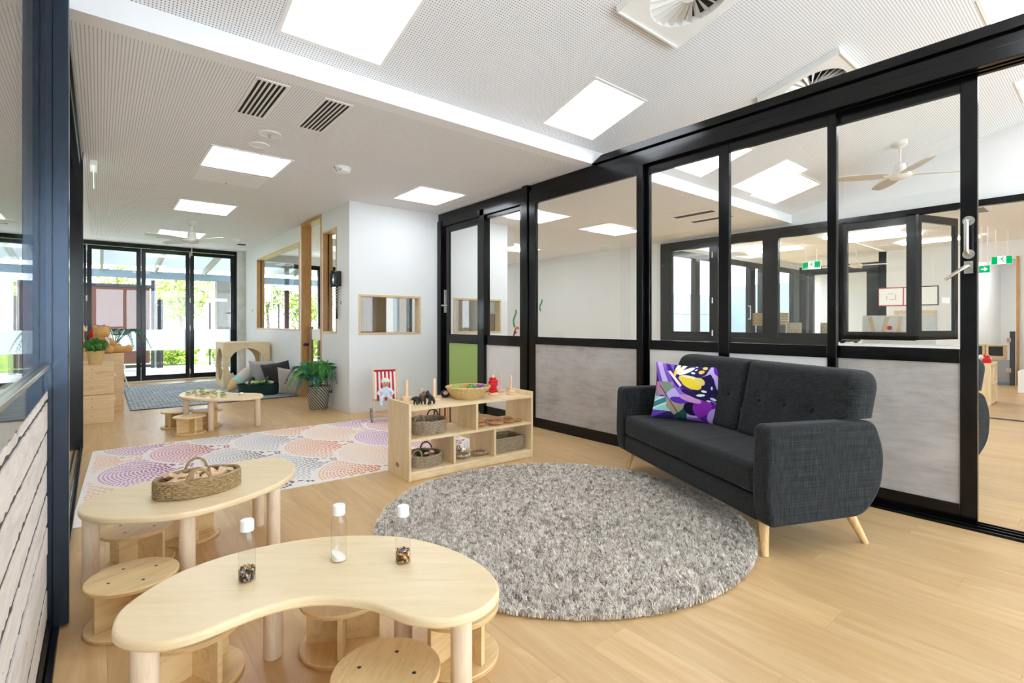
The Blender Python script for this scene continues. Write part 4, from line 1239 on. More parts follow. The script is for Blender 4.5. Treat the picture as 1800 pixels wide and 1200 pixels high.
# ================================================================ FURNITURE
def bean_table(label, outline, ztop, legs, th=.028):
    n = len(outline)
    cx = sum(p[0] for p in outline) / n; cy = sum(p[1] for p in outline) / n
    t = thing('toddler_table', label, 'table', (cx, cy, 0))
    o = smooth_outline([(p[0] - cx, p[1] - cy) for p in outline], 2)
    MB().prism(o, ztop - th, ztop).build('table_top', M['table'], t, .009, 4)
    for (x, y) in legs:
        MB().lathe([(.029, 0), (.031, .003), (.031, ztop - th - .001)], 28, (x - cx, y - cy, 0)).build('leg', M['leg'], t)
    return t
K1 = [(.021, 1.652), (.036, 1.745), (.083, 1.811), (.173, 1.893), (.269, 1.928), (.372, 1.941), (.479, 1.929), (.588, 1.901), (.694, 1.846), (.794, 1.77), (.883, 1.672), (.937, 1.553), (.965, 1.418), (.965, 1.311), (.945, 1.225), (.912, 1.168), (.869, 1.137), (.801, 1.118), (.736, 1.130), (.675, 1.168), (.636, 1.224), (.614, 1.285), (.591, 1.349), (.549, 1.409), (.491, 1.465), (.432, 1.497), (.357, 1.511), (.288, 1.506), (.223, 1.493), (.164, 1.490), (.105, 1.510), (.058, 1.555), (.030, 1.600)]
bean_table('nearest kidney shaped birch table with three clear bottles on it', K1, .365, [(.09, 1.585), (.465, 1.872), (.80, 1.205), (.82, 1.60)])
K2 = [(-.075, 2.83), (-.055, 2.93), (.0, 3.00), (.094, 3.06), (.22, 3.10), (.36, 3.14), (.5, 3.18), (.6, 3.205), (.70, 3.21), (.78, 3.185), (.83, 3.12), (.848, 3.03), (.845, 2.94), (.824, 2.86), (.795, 2.79), (.75, 2.71), (.661, 2.621), (.515, 2.532), (.40, 2.486), (.30, 2.468), (.22, 2.482), (.152, 2.515), (.057, 2.579), (-.02, 2.645), (-.065, 2.73)]
bean_table('kidney shaped birch table carrying the big oval seagrass basket', K2, .365, [(-.03, 2.90), (.29, 2.545), (.67, 2.69), (.70, 3.135)])
K3 = [(.663, 6.562), (.69, 6.75), (.74, 6.89), (.808, 7.02), (.89, 7.07), (.97, 7.046), (1.07, 6.95), (1.113, 6.82), (1.128, 6.64), (1.195, 6.48), (1.31, 6.39), (1.401, 6.30), (1.427, 6.184), (1.406, 6.05), (1.339, 5.95), (1.214, 5.93), (1.105, 5.97), (.943, 6.05), (.842, 6.13), (.748, 6.277), (.695, 6.427)]
bean_table('far kidney shaped birch table scattered with small wooden slices', K3, .355, [(.73, 6.50), (.926, 6.235), (1.375, 6.20), (1.05, 6.84)])

def make_stool(label, x, y, rz):
    t = thing('toddler_stool', label, 'stool', (x, y, 0), rz)
    R, H = .15, .182
    prof = lambda z: [(R - .003, z), (R, z + .003), (R, z + .013), (R - .003, z + .016)]
    MB().lathe(prof(.0), 48).build('base_disc', M['ply'], t)
    MB().lathe(prof(H - .016), 48).build('seat', M['ply'], t)
    MB().lathe([(R + .0004, .004), (R + .0004, .012)], 48).build('ply_edge', M['ply_edge'], t.children[0])
    MB().lathe([(R + .0004, H - .012), (R + .0004, H - .004)], 48).build('ply_edge', M['ply_edge'], t.children[1])
    MB().box(-.125, .125, -.0085, .0085, .016, H - .016).build('cross_board', M['ply'], t, .001)
    MB().box(-.0085, .0085, .009, .125, .016, H - .016).build('cross_board', M['ply'], t, .001)
    MB().box(-.0085, .0085, -.125, -.009, .016, H - .016).build('cross_board', M['ply'], t, .001)
    for (a, b_) in ((.08, 0), (-.08, 0), (0, .08), (0, -.08)):
        MB().lathe([(.006, H + .0002), (.0045, H + .0012), (0, H + .0012)], 12, (a, b_, 0)).build('screw', M['dark_metal'], t)
    return t
st = make_stool('round plywood stool in front of the left end of the basket table', .100, 2.43, .35)
for (x, y, r, lab) in ((.14, 3.0, .9, 'plywood stool tucked under the left half of the basket table'),
                       (.37, 3.205, .2, 'plywood stool half hidden behind the middle leg of the basket table'),
                       (.234, 1.92, .5, 'plywood stool under the left end of the nearest bean table'),
                       (.68, 1.785, 1.1, 'plywood stool under the curved dip of the nearest bean table'),
                       (.62, 1.31, .75, 'plywood stool in front of the nearest bean table, cut off by the bottom edge'),
                       (.954, 1.475, .25, 'plywood stool under the rounded right end of the nearest bean table'),
                       (.73, 6.215, .3, 'foremost stool of the trio under the far bean table'),
                       (.665, 6.69, .9, 'rear stool on the wall side of the trio under the far bean table'),
                       (.93, 6.525, .5, 'stool behind the front leg of the far bean table')):
    dup(st, (x, y, 0), r, lab)

# ---- sofa
def padded(xl, xr, z0, z1, T, rad, y_of_z, rc=(0, 0), dents=(), nx=44, nz=36, pw=.5):
    """upholstered slab; front is +y. xl,xr,z0,z1 rectangle, rc = radius of top-left / top-right corner"""
    f = []; 
    def ext(z):
        a, b = xl, xr
        for k, r in enumerate(rc):
            if r and z > z1 - r:
                q = r - math.sqrt(max(0, r * r - (z - (z1 - r)) ** 2))
                if k == 0: a += q
                else: b -= q
        return a, b
    vs = []; 
    def par(i, n):
        s = i / n
        return .5 - .5 * math.cos(PI * s)
    for side in (1, -1):
        for j in range(nz + 1):
            z = z0 + (z1 - z0) * par(j, nz)
            a, b = ext(z)
            for i in range(nx + 1):
                x = a + (b - a) * par(i, nx)
                d = min(x - a, b - x, z - z0, z1 - z)
                e = min(1, max(0, d / rad))
                t = T * (.22 + .78 * (1 - (1 - e) ** 2) ** pw)
                if side == 1:
                    for (dx, dz) in dents:
                        t -= .036 * math.exp(-((x - dx) ** 2 + (z - dz) ** 2) / .0009) + .014 * math.exp(-((x - dx) ** 2 + (z - dz) ** 2) / .008)
                vs.append((x, y_of_z(z) + side * t / 2, z))
    N = (nx + 1) * (nz + 1); fs = []
    for s_ in (0, 1):
        for j in range(nz):
            for i in range(nx):
                a = s_ * N + j * (nx + 1) + i
                q = (a, a + 1, a + nx + 2, a + nx + 1)
                fs.append(q if s_ else q[::-1])
    rim = [i for i in range(nx + 1)] + [(nx) + (nx + 1) * j for j in range(1, nz + 1)] + [nz * (nx + 1) + i for i in range(nx - 1, -1, -1)] + [(nx + 1) * j for j in range(nz - 1, 0, -1)]
    m = len(rim)
    for k in range(m):
        a, b = rim[k], rim[(k + 1) % m]
        fs.append((a, b, b + N, a + N))
    return MB().add(vs, fs)

def rounded(pts, r, n=5):
    out = []
    m = len(pts)
    for i in range(m):
        p0, p, p1 = Vector((*pts[i - 1], 0)), Vector((*pts[i], 0)), Vector((*pts[(i + 1) % m], 0))
        rr = r[i] if isinstance(r, (list, tuple)) else r
        a = (p0 - p).normalized(); b = (p1 - p).normalized()
        s0, s1 = p + a * rr, p + b * rr
        for k in range(n + 1):
            t = k / n
            q = s0 * (1 - t) ** 2 + p * 2 * t * (1 - t) + s1 * t * t
            out.append((q.x, q.y))
    return out

SOFA_RZ = math.atan2(.905, .426)
def make_sofa(label, loc):
    t = thing('sofa', label, 'sofa', loc, SOFA_RZ)
    # local: x along the width from the near arm, +y towards the front
    L = 1.477
    # arms: side outline in (y, z)
    arm = rounded([(.030, .165), (.055, .30), (.045, .655), (-.60, .655), (-.665, .50), (-.645, .30), (-.53, .175)], [.03, .05, .045, .05, .08, .08, .06], 6)
    for (a, b) in ((-.075, .035), (L - .035, L + .075)):
        MB().prism_axis(arm, a, b, 'x').build('arm', M['sofa'], t, .022, 4, ang=60)
    MB().box(.03, L - .03, -.55, .03, .165, .285).build('base_rail', M['sofa'], t, .02, 4)
    MB().box(.03, L - .03, -.60, -.45, .17, .60).build('back_frame', M['sofa'], t, .02, 3)
    # seat cushion
    b = MB().box(.040, L - .040, -.46, .040, .292, .445)
    b.build('seat_cushion', M['sofa'], t, .035, 5)
    # back cushions with buttons
    yz = lambda z: -.475 - (z - .44) * .23
    for k, (a, b, rc, bt) in enumerate(((-.07, .737, (.10, .02), (.19, .39, .59)), (.741, L + .07, (.02, .10), (.88, 1.08, 1.28)))):
        z0 = .430
        bc = padded(a, b, z0, .905, .165, .042, yz, rc, [(x, .672) for x in bt])
        # keep the part beside the arm above the arm top
        vs = []
        for (x, y, z) in bc.v:
            lo, hi = .036, L - .036
            if z < .664:
                x = min(max(x, lo), hi)
            vs.append((x, y, z))
        bc.v = vs
        o = bc.build('back_cushion', M['sofa'], t, ang=70)
        for x in bt:
            MB().ball((x, yz(.672) + .0825 - .017, .672), (.0145, .010, .0145), 14, 8).build('button', M['sofa'], o)
    for (x, y, dx, dy) in ((.045, -.03, -.045, .03), (L - .045, -.03, .045, .03), (.045, -.55, -.045, -.07), (L - .045, -.55, .045, -.07)):
        MB().tube([(x, y, .168), (x + dx, y + dy, .0)], [.026, .0155], 20).build('leg', M['sofa_leg'], t)
    return t
sofa = make_sofa('charcoal two seat sofa with buttoned back standing half on the grey rug', (2.539, 1.129, 0))
dup(sofa, (4.40, .965, 0), None, 'second charcoal sofa beyond the sliding panel, only its rear curve in view')

# ---- printed cushion on the sofa
def cushion_mesh(w, h, T, n=60):
    vs = []
    for side in (1, -1):
        for j in range(n + 1):
            for i in range(n + 1):
                s = -1 + 2 * i / n; q = -1 + 2 * j / n
                x = s * (1 - .07 * (1 - q * q)); z = q * (1 - .07 * (1 - s * s))
                t = T / 2 * max(0, (1 - s ** 2) * (1 - q ** 2)) ** .42
                t *= 1 + .03 * math.sin(7 * s + 3 * q) * (1 - s * s)
                vs.append((x * w / 2, side * (t + .001), z * h / 2))
    N = (n + 1) ** 2; fs = []
    for s_ in (0, 1):
        for j in range(n):
            for i in range(n):
                a = s_ * N + j * (n + 1) + i
                q = (a, a + 1, a + n + 2, a + n + 1)
                fs.append(q if s_ else q[::-1])
    rim = [i for i in range(n + 1)] + [n + (n + 1) * j for j in range(1, n + 1)] + [n * (n + 1) + i for i in range(n - 1, -1, -1)] + [(n + 1) * j for j in range(n - 1, 0, -1)]
    for k in range(len(rim)):
        a, b = rim[k], rim[(k + 1) % len(rim)]
        fs.append((a, b, b + N, a + N))
    return MB().add(vs, fs)
def L3(h): return np.array(lin(h)[:3])
def butterfly(u, v):
    """printed colour at u right, v down (0..1)"""
    w1 = math.sin(9 * u + 5 * v + 2 * math.sin(6 * v)); w2 = math.sin(14 * u - 9 * v + 3 * math.sin(5 * u))
    c = L3('#8f6fd0') * (.75 + .25 * w1) + L3('#5a2fa8') * (.25 - .25 * w1)
    if w2 > .55: c = L3('#c9b4ec')
    if w2 < -.75: c = L3('#4a1f86')
    if v > .62 and u < .38:                                    # aqua leaves low left
        k = math.sin(22 * (v + .55 * u))
        c = L3('#9fdcd8') if k > .1 else (L3('#e8eef0') if k > -.5 else L3('#3d8f96'))
        if v > .86: c = L3('#6a45c0') if k > 0 else L3('#3a2a6a')
    if .22 < u < .52 and .62 < v < .98 and abs(v - .62 - (u - .22) * 1.1) < .16: c = L3('#1f5a52') if w1 > -.2 else L3('#a99d86')
    if .05 < u < .30 and .36 < v < .60: c = L3('#7f9a86') if w2 > 0 else L3('#b98aa0')
    def ell(cx, cy, a, b, ang):
        ca, sa = math.cos(ang), math.sin(ang); x, y = u - cx, v - cy
        return ((x * ca + y * sa) / a) ** 2 + ((-x * sa + y * ca) / b) ** 2
    if ell(.34, .56, .14, .10, -.7) < 1: c = L3('#8a6fd8') if w1 > -.3 else L3('#c4b2f0')
    if ell(.40, .66, .13, .055, .1) < 1: c = L3('#5f36b6')
    if ell(.58, .78, .12, .1, .6) < 1: c = L3('#1c1438')
    if ell(.80, .80, .22, .16, .5) < 1: c = L3('#8d2fb0') if w1 > 0 else L3('#5d1f96')
    if ell(.90, .86, .10, .14, .3) < 1: c = L3('#b49ae4')
    if ell(.55, .62, .16, .05, .25) < 1: c = L3('#d79ad6')
    # dark upper wing
    def poly(pts):
        ins = False; j = len(pts) - 1
        for i in range(len(pts)):
            (x0, y0), (x1, y1) = pts[i], pts[j]
            if (y0 > v) != (y1 > v) and u < (x1 - x0) * (v - y0) / (y1 - y0) + x0: ins = not ins
            j = i
        return ins
    if poly([(.28, .03), (.50, .02), (.72, .0), (.80, .02), (.74, .18), (.62, .28), (.30, .27)]): c = L3('#2b2358')
    if poly([(.70, .22), (.80, .16), (.88, .30), (.94, .45), (.93, .62), (.80, .60), (.66, .54), (.56, .48), (.62, .34)]): c = L3('#211c48')
    if poly([(.30, .27), (.42, .46), (.58, .50), (.72, .56), (.90, .66), (.62, .60), (.44, .52)]): c = L3('#2a2450')
    for (cx, cy, a, b, an, col) in ((.335, .12, .028, .12, .25, '#f4efdf'), (.40, .11, .03, .12, .55, '#f2ecd2'), (.47, .145, .035, .13, .95, '#f6f2ea'), (.31, .20, .02, .08, .1, '#f0d24a'), (.50, .26, .13, .037, .08, '#f3eed0'),
                                    (.55, .36, .15, .085, .42, '#f3d93c'), (.46, .31, .10, .05, .5, '#f0d63e'), (.66, .31, .08, .06, .6, '#ecd870'), (.72, .06, .035, .03, -.6, '#f2cf66'), (.675, .14, .045, .03, -.5, '#f0c95e'),
                                    (.56, .17, .03, .02, .2, '#e9e6f4'), (.60, .11, .022, .012, -.6, '#e9e6f4'), (.60, .05, .02, .012, .1, '#e9e6f4'), (.52, .03, .025, .01, .0, '#e9e6f4'), (.73, .47, .04, .018, .1, '#f1f0f6'), (.69, .54, .06, .02, -.15, '#f1f0f6'), (.86, .58, .045, .02, .3, '#d9d8e6'), (.80, .62, .03, .013, .2, '#f1f0f6'), (.83, .40, .012, .03, 0, '#e9e6f4')):
        if ell(cx, cy, a, b, an) < 1: c = L3(col)
    if ell(.93, .12, .08, .16, -.4) < 1: c = L3('#6a2fc0') if w2 > -.1 else L3('#9a3fd0')
    if ell(.90, .30, .035, .15, -.25) < 1: c = L3('#c3aee8')
    if poly([(.20, .17), (.24, .16), (.42, .40), (.40, .44)]): c = L3('#efe6e4')
    if abs(v - .42 - (u - .10) * 1.55) < .012 and .1 < u < .42: c = L3('#4a2740')
    return np.clip(c, 0, 1)
ct = thing('throw_cushion', 'purple butterfly print cushion on the left seat of the sofa', 'cushion')
cm = cushion_mesh(.49, .42, .14, 150)
oc = cm.build('cover', M['print'], ct, ang=80, fix=False)
cols = []
N1 = 84
for p in oc.data.polygons:
    c = p.center
    cols.append(butterfly(.5 - c[0] / .49, .5 - c[2] / .42))
face_color(oc.data, cols)
CRZ = math.atan2(.907, -.42); LEAN = math.radians(15)
ct.location = (3.256 + .21 * math.sin(LEAN) * .907, 1.996 + .21 * math.sin(LEAN) * .42, .447 + .205 * math.cos(LEAN))
ct.rotation_euler = (LEAN, math.radians(-3), CRZ)
MB().box(.205, .225, -.002, .002, .10, .13).build('side_tag', M['paper'], ct, smooth=False)

# ---- round shag rug
g = np.random.default_rng(3)
RC, RR = (2.118, 2.138), 1.065
rg = thing('shag_rug', 'round grey shaggy rug in front of the sofa', 'rug', (RC[0], RC[1], 0))
MB().lathe([(RR - .02, .0), (RR - .015, .008), (0, .010)], 96).build('backing', plain('rug backing', '#6d6660', 0.95, vary=.1), rg)
nb = 270000
rr = RR * np.sqrt(g.random(nb)) * .995; aa = g.random(nb) * 2 * np.pi
bx, by = rr * np.cos(aa), rr * np.sin(aa)
ncl = 16001
cell = (np.floor((bx + RR) / .017 + .5 * np.sin(by * 60)) * 131 + np.floor((by + RR) / .017 + .5 * np.sin(bx * 57))).astype(int) % ncl
cdir = g.random(ncl) * 2 * np.pi; ctone = g.normal(0, 1, ncl)
da = cdir[cell] + g.normal(0, .8, nb)
ln = .017 + .013 * g.random(nb)
lean = .25 + .6 * g.random(nb)
dx, dy = np.cos(da), np.sin(da)
wdt = .0013 + .0008 * g.random(nb)
px, py = -dy * wdt, dx * wdt
P = np.stack([bx, by, np.full(nb, .006)], 1)
mid = P + np.stack([dx * ln * lean * .35, dy * ln * lean * .35, ln * .62], 1)
tip = P + np.stack([dx * ln * lean, dy * ln * lean, ln * (1 - .25 * lean)], 1)
wv = np.stack([px, py, np.zeros(nb)], 1)
V = np.stack([P - wv, P + wv, mid + wv, mid - wv, tip], 1).reshape(-1, 3)
i0 = np.arange(nb) * 5
me = bpy.data.meshes.new('pile')
me.vertices.add(nb * 5); me.vertices.foreach_set('co', V.astype(np.float32).ravel())
lv = np.stack([i0, i0 + 1, i0 + 2, i0 + 3, i0 + 3, i0 + 2, i0 + 4], 1).ravel()
me.loops.add(len(lv)); me.loops.foreach_set('vertex_index', lv.astype(np.int32))
me.polygons.add(nb * 2)
ls = np.stack([np.arange(nb) * 7, np.arange(nb) * 7 + 4], 1).ravel()
me.polygons.foreach_set('loop_start', ls.astype(np.int32))
me.update(calc_edges=True); me.validate()
patch = .5 + .5 * np.sin(bx * 4.3 + 2 * np.sin(by * 3.1)) * np.cos(by * 3.7 + 1.6 * np.sin(bx * 2.9))
tone = np.clip(.5 + g.normal(0, .26, nb) + .20 * ctone[cell] + .12 * (patch - .5), 0, 1)[:, None]
col = L3('#b4a99f') * (1 - tone) + L3('#fff7ec') * tone
root = col * .62
buf = np.ones((nb, 7, 4), np.float32)
buf[:, :, :3] = col[:, None, :]
at = me.color_attributes.new('col', 'FLOAT_COLOR', 'CORNER')
at.data.foreach_set('color', buf.ravel())
me.materials.append(M['shag'])
pile = bpy.data.objects.new('pile', me); C.objects.link(pile); pile.parent = rg; tag(pile, kind='stuff')

# ---- patterned rug
pr = thing('patterned_rug', 'cream rug with dashed purple, red, orange and grey circle motifs', 'rug', (1.38, 4.73, 0), math.radians(-2.2))
HW, HH = 1.47, 1.06
MB().box(-HW, HW, -HH, HH, 0.0005, .007).build('base_cloth', M['rug_base'], pr, .002)
pal = {'p': ('#c583c4', '#9a2f78'), 'r': ('#d77f97', '#b0102f'), 'o': ('#eda873', '#de6a1c'), 'g': ('#c9ccd0', '#8c929b'), 'h': ('#f3cfb0', '#ecb583'), 'd': ('#bfc3c9', '#4e5560')}
motif = []
RM = .50
for k in range(13):
    xl = -2.42 + .327 * k
    for n in range(-2, 3):
        motif.append((xl + RM, .04 + (.52 if k % 2 == 0 else 0) + 1.04 * n, 'gohprdgohprdg'[k]))
vs, fs, fc = [], [], []
for k, (mx, my, code) in enumerate(motif):
    over = [m2 for m2 in motif[k + 1:] if m2[0] > mx + .01 and abs(m2[0] - mx) < 1.0 and abs(m2[1] - my) < 1.0]
    c0, c1 = L3(pal[code][0]), L3(pal[code][1])
    ax, ay = mx + .05, my
    for q in range(1, 19):
        r = .0255 * q + .04
        fr = q / 18
        n = max(5, int(2 * PI * r / (.054 - .017 * fr)))
        dash = (2 * PI * r / n) * .60; th = .0205 - .0065 * fr
        for s_ in range(n):
            a = 2 * PI * s_ / n + q * .37
            x, y = ax + r * math.cos(a), ay + r * math.sin(a)
            if (x - mx) ** 2 + (y - my) ** 2 > (RM - .02) ** 2 or abs(x) > HW - .03 or abs(y) > HH - .03: continue
            if any((x - m2[0]) ** 2 + (y - m2[1]) ** 2 < (RM + .005) ** 2 for m2 in over): continue
            tx, ty = -math.sin(a), math.cos(a); nx_, ny_ = math.cos(a), math.sin(a)
            o0 = len(vs); d = dash / 2; h = th / 2
            vs += [(x + tx * d * e + nx_ * h * f_, y + ty * d * e + ny_ * h * f_, .0074) for e, f_ in ((-1, -1), (1, -1), (1, 1), (-1, 1))]
            fs.append((o0, o0 + 1, o0 + 2, o0 + 3))
            fc.append(c1 * (1 - fr) ** 1.3 + c0 * (1 - (1 - fr) ** 1.3))
o = MB().add(vs, fs).build('dash_print', M['print'], pr, smooth=False, fix=False)
face_color(o.data, fc); tag(o, kind='stuff')

# ---- grey checked mat and things on it
mt = thing('woven_mat', 'blue grey checked mat before the folding doors', 'rug', (1.37, 9.87, 0))
MB().box(-1.04, 1.04, -1.57, 1.58, .0005, .008).build('weave', M['mat'], mt, .002)
b = MB()
for (x0, x1, y0, y1) in ((-1.05, 1.05, -1.60, -1.57), (-1.05, 1.05, 1.58, 1.60), (-1.06, -1.04, -1.60, 1.60), (1.04, 1.06, -1.60, 1.60)): b.box(x0, x1, y0, y1, .0005, .010)
b.build('binding', M['dark_metal'], mt, .002)

cb = thing('play_cube', 'pale plywood cube with big round holes beside the folding doors', 'play cube', (2.045, 10.35, .01))
S, HC, R_ = .375, .80, .295
def holed(w, h, r, th, cz):
    N = 64; b = MB(); ri, sq = [], []
    for k in range(N):
        c, s_ = math.cos(2 * PI * k / N), math.sin(2 * PI * k / N)
        q = min((w / 2) / abs(c) if abs(c) > 1e-6 else 9, (h / 2) / abs(s_) if abs(s_) > 1e-6 else 9)
        ri.append((c * r, s_ * r + cz)); sq.append((c * q, s_ * q + cz))
    # snap to corners
    for cx_ in (-w / 2, w / 2):
        for cy_ in (-h / 2, h / 2):
            kk = min(range(N), key=lambda k: (sq[k][0] - cx_) ** 2 + (sq[k][1] - cz - cy_) ** 2)
            sq[kk] = (cx_, cy_ + cz)
    vs = [(p[0], y, p[1]) for y in (-th / 2, th / 2) for p in ri] + [(p[0], y, p[1]) for y in (-th / 2, th / 2) for p in sq]
    fs = []
    for k in range(N):
        j = (k + 1) % N
        fs += [(k, j, 2 * N + j, 2 * N + k), (N + j, N + k, 3 * N + k, 3 * N + j), (k, N + k, N + j, j), (2 * N + j, 3 * N + j, 3 * N + k, 2 * N + k)]
    return b.add(vs, fs)
for k, (dx, dy, rz) in enumerate(((0, -S + .01, 0), (0, S - .01, 0), (-S + .01, 0, PI / 2), (S - .01, 0, PI / 2))):
    w = 2 * S if k < 2 else 2 * S - .04
    o = holed(w, HC - .04, R_, .02, HC / 2).build('side_panel', M['shelf'], cb, smooth=True, ang=30)
    o.location = (dx, dy, 0); o.rotation_euler = (0, 0, rz)
MB().box(-S, S, -S, S, HC - .02, HC).build('top_panel', M['shelf'], cb, .002)
MB().box(-S, S, -S, S, 0, .02).build('bottom_panel', M['shelf'], cb, .002)

def cushion(label, m, loc, rot, w=.42, h=.42, T=.14):
    t = thing('floor_cushion', label, 'cushion', loc)
    t.rotation_euler = rot
    cushion_mesh(w, h, T, 24).build('cover', M[m], t, ang=80)
    return t
cushion('light grey cushion leaning behind the dark one by the cube', 'grey_cushion', (2.17, 9.38, .27), (math.radians(14), 0, math.radians(-40)), .45, .5)
cushion('charcoal cushion leaning on the wall behind the green basket', 'charcoal_cushion', (2.28, 8.87, .275), (math.radians(12), math.radians(-10), math.radians(-45)), .5, .48, .15)
pc = cushion('light grey cushion with a small dark printed motif nearest the potted palm', 'grey_cushion', (2.32, 8.30, .235), (math.radians(16), math.radians(6), math.radians(-42)), .42, .44, .15)
b = MB()
for (x, z, w, h) in ((-.02, .05, .014, .05), (.02, .06, .04, .012), (.04, .02, .05, .01), (-.05, .0, .03, .012), (.06, .09, .012, .04)): b.box(x - w / 2, x + w / 2, -.0745, -.0735, z - h / 2, z + h / 2)
b.build('printed_motif', M['black_toy'], pc, smooth=False)
M['aqua'] = plain('aqua plush', '#9fd0cc', .95); M['mauve'] = plain('mauve plush', '#6f5763', .95); M['plush_tip'] = plain('tan plush tip', '#d8b98c', .95); M['plush_grey'] = plain('pale grey plush', '#cfc8bf', .95)
def pencil(label, p0, p1, r, mats):
    p0, p1 = Vector(p0), Vector(p1); d = p1 - p0
    t = thing('pencil_cushion', label, 'cushion', p0)
    at_ = lambda f: d * f
    MB().tube([at_(.0), at_(.1), at_(.26)], [.012, r * .5, r * .98], 20).build('tip', M[mats[0]], t)
    MB().tube([at_(.26), at_(.42)], [r * .985, r], 20).build('band', M[mats[1]], t)
    MB().tube([at_(.42), at_(.8), at_(.95), at_(1.0)], [r, r, r * .85, r * .4], 20).build('body', M[mats[2]], t)
pencil('plush pencil cushion with pale body, aqua band and tan tip', (1.60, 9.22, .06), (2.08, 9.70, .36), .10, ('plush_tip', 'aqua', 'plush_grey'))
pencil('darker plush pencil cushion lying flat under the aqua banded one', (1.72, 8.98, .055), (2.05, 9.42, .10), .055, ('mauve', 'plush_tip', 'plush_grey'))
for (x, y, z, m_, lab) in ((1.95, 10.22, .03, 'plush_grey', 'small grey plush animal inside the cube near its front edge'), (2.12, 10.1, .03, 'charcoal_cushion', 'small dark plush animal inside the cube on the window side'), (2.22, 9.70, .16, 'plush_tip', 'small tan plush animal draped in front of the cube')):
    b = MB(); b.ball((0, 0, .09), (.12, .09, .09)); b.ball((-.11, -.02, .15), (.065, .06, .06)); b.ball((-.15, -.05, .2), .025, 10, 8); b.ball((-.09, .04, .205), .025, 10, 8)
    for q in (-.06, .07): b.ball((q, -.08, .035), (.04, .06, .035))
    o = remesh(b.build('plush_animal', M[m_]), .012, 3); o.location = (x, y, z); tag(o, lab, 'plush toy')
gb = thing('green_basket', 'dark green oval basket with two hoop handles holding lime pieces', 'basket', (1.99, 8.80, .011), math.radians(-25))
MB().lathe([(.0, .0), (.26, .0), (.31, .08), (.335, .17), (.345, .175), (.325, .17), (.30, .08), (.25, .012), (0, .012)], 40, sx=1, sy=.55).build('body', M['green_basket'], gb)
for s_ in (-.12, .12):
    MB().tube([(s_, -.165, .16)] + arc((s_, 0, .17), .17, PI, 0, 14, (0, 1, 0), (0, 0, .62)) + [(s_, .165, .16)], .016, 8).build('hoop_handle', M['green_basket'], gb)
for k in range(6):
    o = MB().ball((0, 0, 0), (.07, .05, .03), 10, 6).build('lime_piece', M['lime' if k % 3 else 'cream'])
    o.location = Vector((1.99, 8.80, .19)) + Vector((.18 * math.cos(k * 1.05) * .8, .10 * math.sin(k * 1.05), .006 * k))
    o.rotation_euler = (0, 0, k)
    tag(o, 'flat lime or cream felt piece heaped in the green basket', 'toy', 'felt pieces in the green basket')

# ---- potted palm
pp = thing('potted_palm', 'leafy potted palm in a striped woven planter by the timber door', 'plant', (2.28, 6.90, 0))
n = 40; vs = []; prof = [(.112, 0), (.118, .01), (.152, .29), (.156, .31), (.146, .31), (.14, .26)]
o = MB().lathe(prof, n).build('planter', M['pot'], pp)
uvl = o.data.uv_layers.new(name='UVMap')
for p in o.data.polygons:
    cx_ = math.atan2(p.center[1], p.center[0])
    for li in p.loop_indices:
        v = o.data.vertices[o.data.loops[li].vertex_index].co
        a = math.atan2(v.y, v.x)
        if a - cx_ > PI: a -= 2 * PI
        if a - cx_ < -PI: a += 2 * PI
        uvl.data[li].uv = (a / (2 * PI) * 2, v.z * 2)
MB().lathe([(.141, .262), (0, .27)], 32).build('soil', plain('potting soil', '#3a2f27', .95, vary=.3, scale=80), pp)
MB().tube([(.10, -.118, .25), (.115, -.135, .225), (.135, -.118, .222), (.145, -.09, .25)], .009, 8).build('side_handle', M['handle_dark'], o)
def frond(seed, az, reach, up, droop, nl, lw, ll):
    b = MB(); r_ = random.Random(seed)
    pts = []
    for i in range(13):
        t = i / 12
        pts.append(Vector((math.cos(az) * reach * t, math.sin(az) * reach * t, up * math.sin(PI * .5 * min(1, t * 1.25)) - droop * max(0, t - .45) ** 2 * 3)))
    b.tube([p for p in pts], [.005 - .0035 * i / 12 for i in range(13)], 5)
    for i in range(nl):
        t = .25 + .75 * i / (nl - 1)
        k = min(11, int(t * 12)); p = pts[k].lerp(pts[k + 1], t * 12 - k)
        d = (pts[k + 1] - pts[k]).normalized(); sd = d.cross(Vector((0, 0, 1))).normalized()
        l_ = ll * (math.sin(PI * (.15 + .8 * t)) * .9 + .1) * r_.uniform(.85, 1.1)
        for s_ in (-1, 1):
            q = (sd * s_ * .8 + d * .6 + Vector((0, 0, -.28 - .3 * t))).normalized()
            w = d * lw
            e = p + q * l_; m_ = p + q * l_ * .45 + Vector((0, 0, .012))
            b.add([p, m_ + w, e, m_ - w], [(0, 1, 2, 3)])
    return b
for k in range(22):
    az = k * 2.4 + .3
    rch = .30 + .06 * (k % 3)
    if math.cos(az) > .2: rch = min(rch, .125 / math.cos(az))
    o = frond(k, az, rch, (.26 + .05 * (k % 4)), .28, 22, .011, .13 if rch > .2 else .07).build('frond', M['leaf_green' if k % 2 else 'fern'], pp, fix=False)
    o.location = (.02 * math.cos(az), .02 * math.sin(az), .262)
for k in range(7):
    az = -1.9 + .55 * k; tl = .40 + .05 * (k % 3)
    b = MB(); vs = []
    for i in range(7):
        t = i / 6; w = .055 * math.sin(PI * (.08 + .9 * t)); c = Vector((math.cos(az) * .13 * t, math.sin(az) * .17 * t, tl * t - .10 * t * t))
        sd = Vector((-math.sin(az), math.cos(az), 0))
        vs += [c - sd * w + Vector((0, 0, .02 * w)), c, c + sd * w]
    fs = []
    for i in range(6):
        a = i * 3; fs += [(a, a + 1, a + 4, a + 3), (a + 1, a + 2, a + 5, a + 4)]
    o = b.add(vs, fs).build('broad_leaf', M['leaf_green'], pp, fix=False); o.location = (0, 0, .265)

